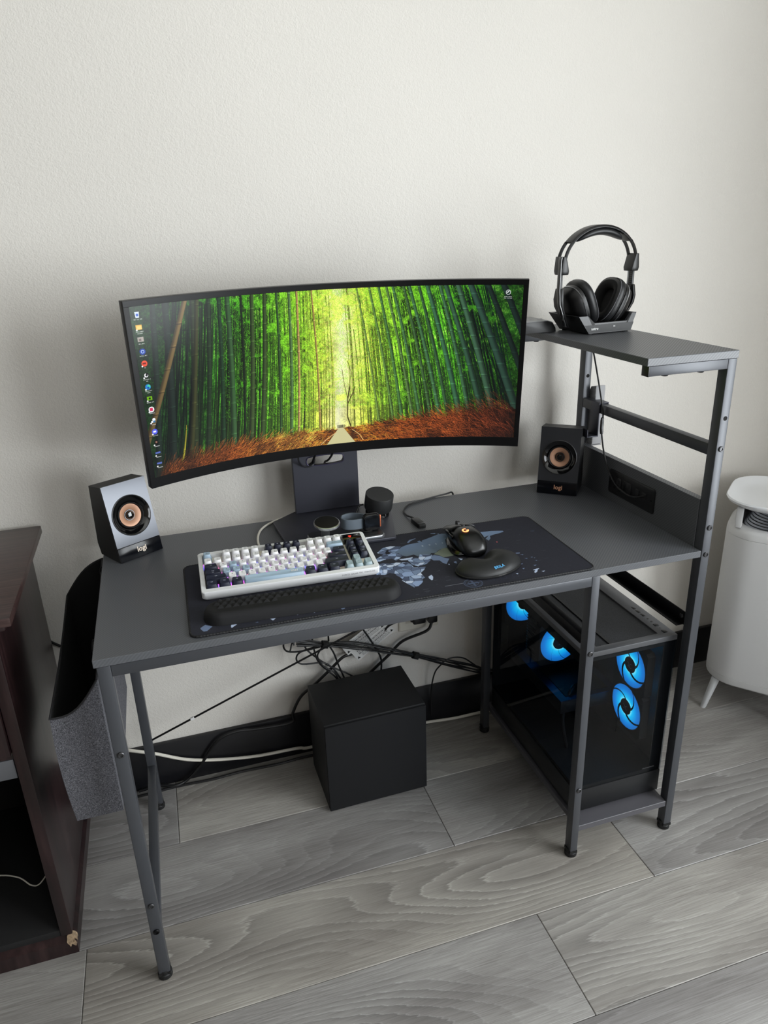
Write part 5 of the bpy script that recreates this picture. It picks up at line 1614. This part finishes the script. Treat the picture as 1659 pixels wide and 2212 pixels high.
m.box(X0 + 0.004, 1.172, Y0 + 0.0032, Y0 + 0.005, 0.163, 0.168)
m.box(X0 + 0.0032, X0 + 0.005, Y0 + 0.006, Y1 - 0.005, 0.498, 0.5225); m.box(X0 + 0.0032, X0 + 0.005, Y0 + 0.006, Y1 - 0.005, 0.163, 0.168)
pb('glass_border', m, M_INK, smooth=0)
q = text_mb('thermaltake', 0.0062, 0.0001, 1.1); q.xf(Matrix.Translation((1.168, Y0 - 0.0003, 0.1745)) @ Matrix.Rotation(PI / 2, 4, 'X')); pb('maker_print', q, mat('grey_maker_print', (92, 94, 98), 0.5), smooth=0)
q = text_mb('thermaltake', 0.0085, 0.0001, 1.1); q.xf(Matrix.Translation((X0 - 0.0003, 0.105, 0.128)) @ Matrix.Rotation(-PI / 2, 4, 'Z') @ Matrix.Rotation(PI / 2, 4, 'X')); pb('maker_print', q, mat('dim_maker_print', (60, 62, 66), 0.5), smooth=0)
M_GLOW = fan_glow('blue_lit_blades', 'z')
M_PORT = mat('port_black', (8, 8, 9), 0.4)
for i, (y, kind) in enumerate(((0.176, 'usb'), (0.158, 'usb'), (0.140, 'usb'), (0.121, 'jack'), (0.107, 'jack'), (0.090, 'btn'), (0.076, 'led'), (0.060, 'btn'))):
    x = 1.1845
    if kind == 'usb': m = MB().box(x - 0.0035, x + 0.0035, y - 0.0065, y + 0.0065, Z1 - 0.001, Z1 + 0.0006)
    elif kind == 'jack': m = MB().cyl((x, y, Z1 - 0.001), 0.0026, 0.0014, 'z', 14)
    elif kind == 'led': m = MB().cyl((x, y, Z1 - 0.001), 0.0012, 0.0016, 'z', 10)
    else: m = MB().box(x - 0.005, x + 0.005, y - 0.005, y + 0.005, Z1 - 0.001, Z1 + 0.0012)
    pb({'usb': 'usb_port', 'jack': 'audio_jack', 'led': 'status_light', 'btn': 'button'}[kind], m, {'btn': M_CASE, 'usb': M_PORT}.get(kind, M_PORT), bev=0.0004 if kind in ('btn', 'usb') else 0)
def fan(c, rot, R_, nblade, swirl, gap, logo=True, depth=0.02):
    M_ = OFF @ Matrix.Translation(c) @ rot          # local z looks towards the viewer's side of the fan
    e = R_ + 0.003
    sq, ci = [], []
    for i in range(48):
        a = 2 * PI * (i + .5) / 48
        k = e / max(abs(cos(a)), abs(sin(a)))
        sq.append((k * cos(a), k * sin(a))); ci.append((R_ * cos(a), R_ * sin(a)))
    m = MB(); m.loft([[(x, y, -depth) for x, y in sq], [(x, y, 0.001) for x, y in sq], [(x, y, 0.001) for x, y in ci], [(x, y, -depth) for x, y in ci]], closed=True)
    f = build('fan', m, M_INK, pc, smooth=0)
    f.matrix_local = M_
    r0 = 0.0195
    for b in range(nblade):
        a0 = 2 * PI * b / nblade + 0.35
        aw = 2 * PI / nblade - gap
        vs = []; K = 7; J = 8
        for k_ in range(K):
            r = r0 + (R_ - 0.0015 - r0) * k_ / (K - 1)
            g2 = gap * r0 / r * 1.2
            for j in range(J):
                a = a0 + swirl * (k_ / (K - 1)) + (2 * PI / nblade - g2) * j / (J - 1)
                vs.append((r * cos(a), r * sin(a), 0.0004 + 0.001 * (j / (J - 1) - .5)))
        fs = [(k_ * J + j, k_ * J + j + 1, (k_ + 1) * J + j + 1, (k_ + 1) * J + j) for k_ in range(K - 1) for j in range(J - 1)]
        m = MB(); m.add(vs, fs); build('blade', m, M_GLOW, f, smooth=60)
    build('hub', MB().lathe([(r0 + .0005, -depth + .002), (r0 + .0005, 0.0018), (r0 - .001, 0.0028)], n=32), M_BLACKP, f)
    if logo:
        # two mirrored hooks, the mark printed on the hub
        m = MB()
        for sg in (-1, 1):
            q = MB()
            q.tube([(sg * 0.0022, -0.006, 0.0030), (sg * 0.0022, 0.0015, 0.0030), (sg * 0.0045, 0.0045, 0.0030), (sg * 0.0085, 0.0045, 0.0030)], 0.0008, 5, 3)
            q.tube([(sg * 0.0085, -0.004, 0.0030), (sg * 0.0055, -0.0065, 0.0030), (sg * 0.0022, -0.004, 0.0030)], 0.0007, 5, 3)
            m.join(q)
        build('hub_mark', m, mat('pale_hub_print', (110, 120, 140), 0.5), f)
    return f
RX = Matrix.Rotation(-PI / 2, 4, 'Y')          # local z -> -x
RXf = Matrix(((0, 0, -1, 0), (-1, 0, 0, 0), (0, 1, 0, 0), (0, 0, 0, 1)))
for z in (0.418, 0.2985):
    fan((1.150, 0.1205, z), RXf, 0.0575, 4, 0.95, 0.30)
RYf = Matrix(((1, 0, 0, 0), (0, 0, -1, 0), (0, 1, 0, 0), (0, 0, 0, 1)))   # local z -> -y
cool = pb('cpu_cooler', MB().box(1.012, 1.128, 0.328, 0.375, 0.33, 0.465), mat('black_fin_stack', (14, 15, 17), 0.4, 0.5))
for i in range(16): pb('fin', MB().box(1.010, 1.130, 0.326, 0.377, 0.334 + i * 0.008, 0.3352 + i * 0.008), M_CASE, cool)
fan((1.067, 0.302, 0.394), RYf, 0.0575, 9, 0.5, 0.05)
fan((1.048, 0.462, 0.432), RYf, 0.0575, 9, 0.5, 0.05, False)
gp = pb('graphics_card', MB().box(1.01, 1.174, 0.188, 0.462, 0.262, 0.300), M_CASE, bev=0.003)
pb('backplate', MB().box(1.008, 1.17, 0.186, 0.464, 0.300, 0.3025), mat('fan_light_tinted_plate', (24, 40, 66), 0.3, 0.6), gp)  # blue light of the fans mixed into the plate colour
pb('card_fan_grille', MB().box(1.03, 1.15, 0.20, 0.33, 0.3025, 0.304), M_INK, gp)
pb('power_lead', MB().tube([(1.09, 0.24, 0.302), (1.05, 0.21, 0.312), (1.02, 0.19, 0.25), (1.03, 0.18, 0.163)], 0.004, 8), M_CABLE)

# ================================================================== SUBWOOFER CUBE
sw = thing('subwoofer', 'plain black subwoofer cube on the floor under the desk', 'speaker', (0.572, 0.4275, 0.0), 0.016)
build('cabinet', MB().box(-0.134, 0.134, -0.088, 0.096, 0.004, 0.268), mat('black_vinyl_cabinet', (11, 12, 15), 0.6), sw, bev=0.0015)
build('front_grille', MB().box(-0.134, 0.134, -0.096, -0.0895, 0.004, 0.264), mat('black_grille_cloth', (10, 11, 15), 0.9, bump=(1400, 0.2, 0.0003)), sw, bev=0.002)
for x in (-0.11, 0.11):
    for y in (-0.07, 0.075): build('rubber_foot', MB().cyl((x, y, 0), 0.011, 0.0042, 'z', 14), M_RUBBER, sw)

# ================================================================== AIR PURIFIER WITH TRAY TOP
ap = thing('air_purifier', 'white tray-topped air purifier on splayed legs by the right wall', 'air purifier', (1.812, 0.351, 0), math.radians(40))
def apr(ex, r, z, n=7): return [(x, y, z) for x, y in rrect(-0.145 + ex, 0.145 - ex, -0.165 + ex, 0.165 - ex, r, n)]
M_AP = mat('warm_white_body', (214, 214, 214), 0.5); M_APL = mat('bright_white_tray', (240, 242, 245), 0.38)
build('body', MB().loft([apr(.040, .07, .100), apr(.022, .082, .101), apr(.0145, .088, .108), apr(.013, .09, .12), apr(.0125, .09, .128), apr(.0135, .09, .1285), apr(.0125, .09, .1295), apr(.0125, .09, .570), apr(.0135, .09, .5725), apr(.0125, .09, .574), apr(.014, .09, .586), apr(.022, .085, .596), apr(.034, .078, .600), apr(.044, .072, .598), apr(.052, .068, .575)], cap1=True), M_AP, ap, smooth=35)
for i in range(9):
    e = 0.052 + 0.0035 * i; z = 0.582 + i * 0.0068
    build('louvre', MB().loft([apr(e, .066, z), apr(e + .003, .064, z + .0042), apr(e + .005, .062, z + .0036), apr(e + .003, .064, z - .001)], closed=True), mat('grey_white_louvre', (196, 200, 210), 0.4) if i == 0 else bpy.data.materials['grey_white_louvre'], ap, smooth=30)
P_ = crom([(-.106, .036, 0), (-.106, -.05, 0), (-.100, -.095, 0), (-.07, -.122, 0), (0, -.128, 0), (.07, -.122, 0), (.100, -.095, 0), (.106, 0, 0), (.100, .095, 0), (.07, .122, 0), (.0, .128, 0), (-.035, .127, 0)], 4)
R = []
for i, p in enumerate(P_):
    tn = (P_[min(i + 1, len(P_) - 1)] - P_[max(i - 1, 0)]).normalized(); nn = Vector((tn.y, -tn.x, 0)) * 0.002
    R.append([tuple(p - nn + Vector((0, 0, .592))), tuple(p + nn + Vector((0, 0, .592))), tuple(p + nn + Vector((0, 0, .655))), tuple(p - nn + Vector((0, 0, .655)))])
build('collar', MB().loft(R), M_AP, ap, smooth=50)
build('core', MB().loft([apr(.085, .05, .575), apr(.09, .05, .652)]), M_ADGREY, ap)
build('tray', MB().loft([apr(.06, .07, .650), apr(.022, .085, .657), apr(.004, .095, .668), apr(.0, .097, .676), apr(.0025, .095, .680), apr(.006, .092, .679), apr(.018, .083, .668), apr(.04, .066, .661), apr(.08, .04, .659)]), M_APL, ap, smooth=60)
for sx in (-1, 1):
    for sy in (-1, 1):
        build('tray_post', MB().loft([[(sx * 0.098 + a, sy * 0.118 + b, z) for a, b in ((-.009, -.009), (.009, -.009), (.009, .009), (-.009, .009))] for z in (.596, .656)]), M_AP, ap, bev=0.004)
        dx, dy = sx * 0.098, sy * 0.112
        # splayed tapered leg
        m = MB()
        R = []
        for t, r in ((0, 0.0075), (0.03, 0.0085), (1, 0.0125)):
            cx, cy, cz = dx * (1.24 - .24 * t), dy * (1.2 - .2 * t), 0.104 * t
            R.append([(cx + r * cos(a), cy + r * sin(a), cz) for a in np.linspace(0, 2 * PI, 17)[:-1]])
        build('leg', m.loft(R), mat('pale_grey_leg', (206, 208, 210), 0.45) if (sx, sy) == (-1, -1) else bpy.data.materials['pale_grey_leg'], ap)
m = MB(); m.loft([[(x, -0.1525 - d, z) for x, z in rrect(-0.03, 0.03, 0.515, 0.53, 0.007)] for d in (0.0, 0.0006)])
build('badge', m, M_AP, ap)

# ================================================================== WALL OUTLET, PLUGS, CORDS AND BUNDLE
ol = thing('wall_outlet', 'cream double outlet plate on the wall under the desk', 'outlet', (0.7815, YW, 0.392))
m = MB().loft([[(x, -0.0002, z) for x, z in rrect(-0.0595, 0.0595, -0.0575, 0.0575, 0.004)], [(x, -0.004, z) for x, z in rrect(-0.0595, 0.0595, -0.0575, 0.0575, 0.004)], [(x, -0.006, z) for x, z in rrect(-0.0565, 0.0565, -0.0545, 0.0545, 0.003)]])
M_PLATE = mat('cream_outlet_plate', (216, 212, 200), 0.4)
build('plate', m, M_PLATE, ol)
for x in (-0.023, 0.023):
    build('receptacle', MB().box(x - 0.0165, x + 0.0165, -0.0075, -0.006, -0.033, 0.033), M_PLATE, ol, bev=0.001)
    for z in (-0.017, 0.017):
        for dx in (-0.006, 0.006): build('slot', MB().box(x + dx - .001, x + dx + .001, -0.0078, -0.0074, z - .004, z + .004), M_HOLE, ol)
def cord(name, label, pts, r, group=None, plug=None, cat='cable', m=M_CABLE):
    o = build(name, MB().tube(pts, r, 8), m)
    tag(o, label, cat, group)
    if plug:
        (x0, x1, z0, z1) = plug
        build('plug', MB().box(x0, x1, 0.548, 0.5862, z0, z1), M_BLACKP, o, bev=0.005)
        build('plug_collar', MB().cyl((x0 - 0.004 if x0 < 0.79 else (x0 + x1) / 2, 0.56, (z0 + z1) / 2 - (0 if x0 < .79 else .018)), 0.008, 0.012, 'x' if x0 < .79 else 'z', 12), M_RUBBER, o)
    return o
LOOP1=[(0.495,0.535,0.373),(0.431,0.53,0.401),(0.394,0.53,0.408),(0.384,0.53,0.398),(0.393,0.54,0.373),(0.424,0.54,0.365),(0.468,0.54,0.366),(0.495,0.535,0.372)]
LOOP2=[(0.497,0.545,0.367),(0.45,0.545,0.364),(0.424,0.545,0.356),(0.417,0.545,0.339),(0.428,0.545,0.323),(0.459,0.545,0.317),(0.491,0.545,0.312),(0.516,0.545,0.287),(0.533,0.545,0.254),(0.539,0.545,0.229)]
DOWN1=[(0.463,0.55,0.407),(0.469,0.55,0.346),(0.479,0.55,0.311),(0.503,0.55,0.279),(0.525,0.55,0.25),(0.53,0.55,0.22)]
DOWN2=[(0.44,0.555,0.404),(0.446,0.555,0.362),(0.481,0.555,0.318),(0.512,0.555,0.289),(0.55,0.555,0.262),(0.569,0.555,0.246),(0.588,0.555,0.232)]
DOWN3=[(0.496,0.54,0.37),(0.48,0.54,0.354),(0.474,0.54,0.336),(0.489,0.54,0.303),(0.517,0.54,0.279),(0.528,0.54,0.25)]
DOWN4=[(0.511,0.552,0.356),(0.522,0.552,0.33),(0.533,0.552,0.289),(0.547,0.552,0.244),(0.551,0.552,0.221)]
DROP=[(0.594,0.54,0.426),(0.602,0.54,0.4),(0.623,0.54,0.359),(0.648,0.54,0.305),(0.652,0.54,0.274),(0.648,0.54,0.237)]
CORDA=[(0.745,0.56,0.399),(0.713,0.56,0.389),(0.682,0.563,0.378),(0.661,0.568,0.35),(0.623,0.57,0.318),(0.576,0.57,0.307),(0.549,0.57,0.301),(0.514,0.57,0.272),(0.466,0.57,0.233),(0.424,0.57,0.202),(0.398,0.57,0.154),(0.392,0.57,0.124),(0.301,0.572,0.125),(0.238,0.572,0.132),(0.186,0.57,0.116),(0.135,0.57,0.052),(0.093,0.566,0.014),(0.058,0.56,0.008),(0.019,0.57,0.012),(-0.036,0.575,0.005)]
CORDB=[(0.8,0.56,0.394),(0.777,0.562,0.373),(0.726,0.57,0.316),(0.684,0.572,0.278),(0.634,0.572,0.238),(0.598,0.57,0.206)]
THIN=[(0.834,0.54,0.236),(0.814,0.545,0.208),(0.808,0.56,0.147),(0.81,0.572,0.081),(0.81,0.572,0.039)]
WHITE=[(-0.059,0.575,0.152),(-0.044,0.575,0.145),(0.021,0.575,0.116),(0.119,0.575,0.067),(0.267,0.575,0.036),(0.399,0.575,0.029),(0.442,0.575,0.022),(0.62,0.575,0.028),(0.796,0.575,0.016),(0.885,0.575,0.011),(0.965,0.575,0.01),(1.072,0.575,0.005)]
BLACKF=[(-0.12,0.57,0.005),(-0.037,0.575,0.001),(0.062,0.577,0.014),(0.16,0.577,-0.007),(0.238,0.577,-0.002),(0.344,0.577,0.004),(0.411,0.577,0.006)]
TVC=[(-0.194,0.588,0.534),(-0.186,0.588,0.519),(-0.17,0.588,0.495),(-0.146,0.588,0.475),(-0.132,0.588,0.468)]
BUND=[(0.419,0.535,0.397),(0.495,0.535,0.375),(0.569,0.535,0.356),(0.66,0.535,0.322),(0.751,0.535,0.284),(0.839,0.535,0.243),(0.926,0.535,0.202),(0.971,0.535,0.181),(1.024,0.535,0.169)]
ARC=[(0.83,0.53,0.245),(0.858,0.53,0.255),(0.894,0.53,0.247),(0.923,0.53,0.223),(0.946,0.53,0.201),(0.968,0.53,0.185)]
TAGA=[(0.657,0.552,0.394),(0.669,0.552,0.357),(0.568,0.552,0.317),(0.547,0.552,0.325)]
CORDA[0] = (0.752, 0.562, 0.386)
CORDB[0:2] = [(0.811, 0.560, 0.366), (0.793, 0.556, 0.343)]
cord('mains_cable', 'thick black power cord running from outlet left behind the subwoofer', CORDA, 0.0042, plug=(0.752, 0.79, 0.372, 0.400))
cord('mains_cable', 'thick black power cord dropping from right plug behind the subwoofer', CORDB, 0.0042, plug=(0.797, 0.825, 0.368, 0.402))
cord('floor_cord', 'white cord lying along the black baseboard under the desk', [(x, 0.5735 if z > .012 else 0.570, max(z, 0.0052)) for x, y, z in WHITE], 0.0044, m=M_WCABLE)
cord('floor_cord', 'black cord lying on the floor along the baseboard', [(x, 0.560 - 0.004 * (i % 2), 0.0042) for i, (x, y, z) in enumerate(BLACKF)] + [(0.50, 0.556, 0.0042), (0.56, 0.550, 0.0042)], 0.0036)
cord('wall_cable', 'black cord on the wall between cabinet and storage bag', TVC, 0.0032)
cord('loose_cable', 'thin black cable arching down from the bundle to the baseboard', THIN, 0.0022)
cord('loose_cable', 'black cable loop at the left end of the bundle', LOOP1, 0.0024)
cord('loose_cable', 'black cable with low loop running down behind the subwoofer', LOOP2, 0.0024)
for P, t in ((DOWN1, 'black cable dropping from the desk left of the tie'), (DOWN2, 'black cable slanting right from the desk toward the subwoofer top'),
             (DOWN3, 'black cable bowing left below the tie behind the subwoofer'), (DOWN4, 'black cable dropping just right of the left tie')): cord('hanging_cable', t, P, 0.0024)
cord('drop_cable', 'black cable dropping past the white warning tag', DROP, 0.0026)
cord('loose_cable', 'thin black cable bowing above the bundle beside the inner leg', ARC, 0.0022)
G = 'black cables tied in a bundle'
R_ = random.Random(9)
for i in range(7):
    a0 = 2 * PI * i / 7
    pts = []
    for k, (x, y, z) in enumerate(BUND):
        rad = (0.011, 0.0052, 0.010, 0.009, 0.0052, 0.009, 0.011, 0.008, 0.007)[k]
        a = a0 + 0.5 * k
        pts.append((x, y + rad * 0.8 * cos(a), z + rad * sin(a)))
    if i < 3: pts = [(0.400 + .012 * i, 0.53 + .004 * i, 0.378 + .012 * i)] + pts
    cord('bundled_cable', 'black cable in the tied bundle under the desk', pts, 0.0021, G)
def tie(label, c, ang):
    q = MB().lathe([(0.0095, -0.009), (0.0105, -0.0085), (0.0105, 0.0085), (0.0095, 0.009), (0.0085, 0.009), (0.0085, -0.009)], n=20, ax='x', cap0=False, cap1=False)
    q.box(-0.007, 0.007, -0.012, -0.0095, -0.006, 0.010)
    q.xf(Matrix.Translation(c) @ Matrix.Rotation(ang, 4, 'Y'))
    tag(build('cable_tie', q, M_RUBBER), label, 'cable tie', 'hook-and-loop cable ties')
tie('black cable tie at the left end of the bundle', BUND[1], 0.27)
tie('black cable tie midway along the bundle right of subwoofer', BUND[4], 0.43)
# folded printed warning tag on the power cord
tg = thing('warning_tag', 'folded white printed warning tag on the power cord', 'tag', (0.620, 0.5615, 0.348), rot=(0, math.radians(-33), 0))
M_PAPER = mat('white_paper_tag', (222, 222, 220), 0.6); M_INKP = mat('black_tag_ink', (22, 22, 24), 0.6)
def sheet(x0, x1, z0, z1, y, rot_):
    s_ = build('sheet', MB().box(x0, x1, y, y + 0.0006, z0, z1), M_PAPER, tg)
    s_.rotation_euler = (0, rot_, 0)
    m = MB(); r = random.Random(int(x1 * 1000))
    nl = 9
    for i in range(nl):
        z = z0 + 0.005 + i * (z1 - z0 - 0.009) / nl
        x = x0 + 0.014 + (0.006 if i < 3 else 0)
        while x < x1 - 0.016:
            l = r.uniform(0.003, 0.011)
            th = 0.0007 if i not in (3, 6) else 0.0017
            m.box(x, min(x + l, x1 - 0.014), y - 0.0003, y, z, z + th); x += l + 0.0018
    build('printed_lines', m, M_INKP, s_, smooth=0, kind='stuff')
    m = MB()
    for cx in (x0 + 0.007, x1 - 0.007):
        m.loft([[(cx - .0045, yy_, z0 + .005), (cx + .0045, yy_, z0 + .005), (cx, yy_, z0 + .0125)] for yy_ in (y - .0003, y)])
    build('warning_triangles', m, M_INKP, s_, smooth=0)
sheet(-0.068, 0.062, -0.002, 0.034, -0.0008, 0.02)
sheet(-0.058, 0.074, -0.036, 0.004, 0.0004, -0.03)

# shelf cable with inline connector
sc_ = tag(build('shelf_cable', MB().tube([(1.18, 0.455, ZT - 0.016), (1.188, 0.441, 1.125), (1.19, 0.4312, 1.1054), (1.191, 0.4107, 1.058), (1.194, 0.3945, 1.0099), (1.1985, 0.388, 0.975), (1.198, 0.384, 0.955), (1.1935, 0.381, 0.935),
     (1.1905, 0.3608, 0.8837), (1.1895, 0.3353, 0.8434), (1.188, 0.2978, 0.8133), (1.1885, 0.2493, 0.8022), (1.191, 0.2191, 0.8050), (1.1955, 0.203, 0.812), (1.1992, 0.1985, 0.8135)], 0.0021, 8), M_CABLE),
    'black cable hanging from top shelf into the power panel', 'cable')
m = MB(); R = []
ps = crom([(1.1965, 0.3835, 0.957), (1.1955, 0.3825, 0.935), (1.1935, 0.378, 0.917)], 6)
for t, p in enumerate(ps):
    hw = 0.0042 if 1 < t < 11 else 0.003
    R.append([(p.x - .003, p.y - hw, p.z), (p.x + .003, p.y - hw, p.z), (p.x + .003, p.y + hw, p.z), (p.x - .003, p.y + hw, p.z)])
build('inline_connector', m.loft(R), M_BLACKP, sc_, bev=0.0006, seg=1)
build('usb_plug', MB().box(1.1955, 1.1994, 0.1945, 0.2025, 0.8105, 0.8165), M_BLACKP, sc_, bev=0.0008)
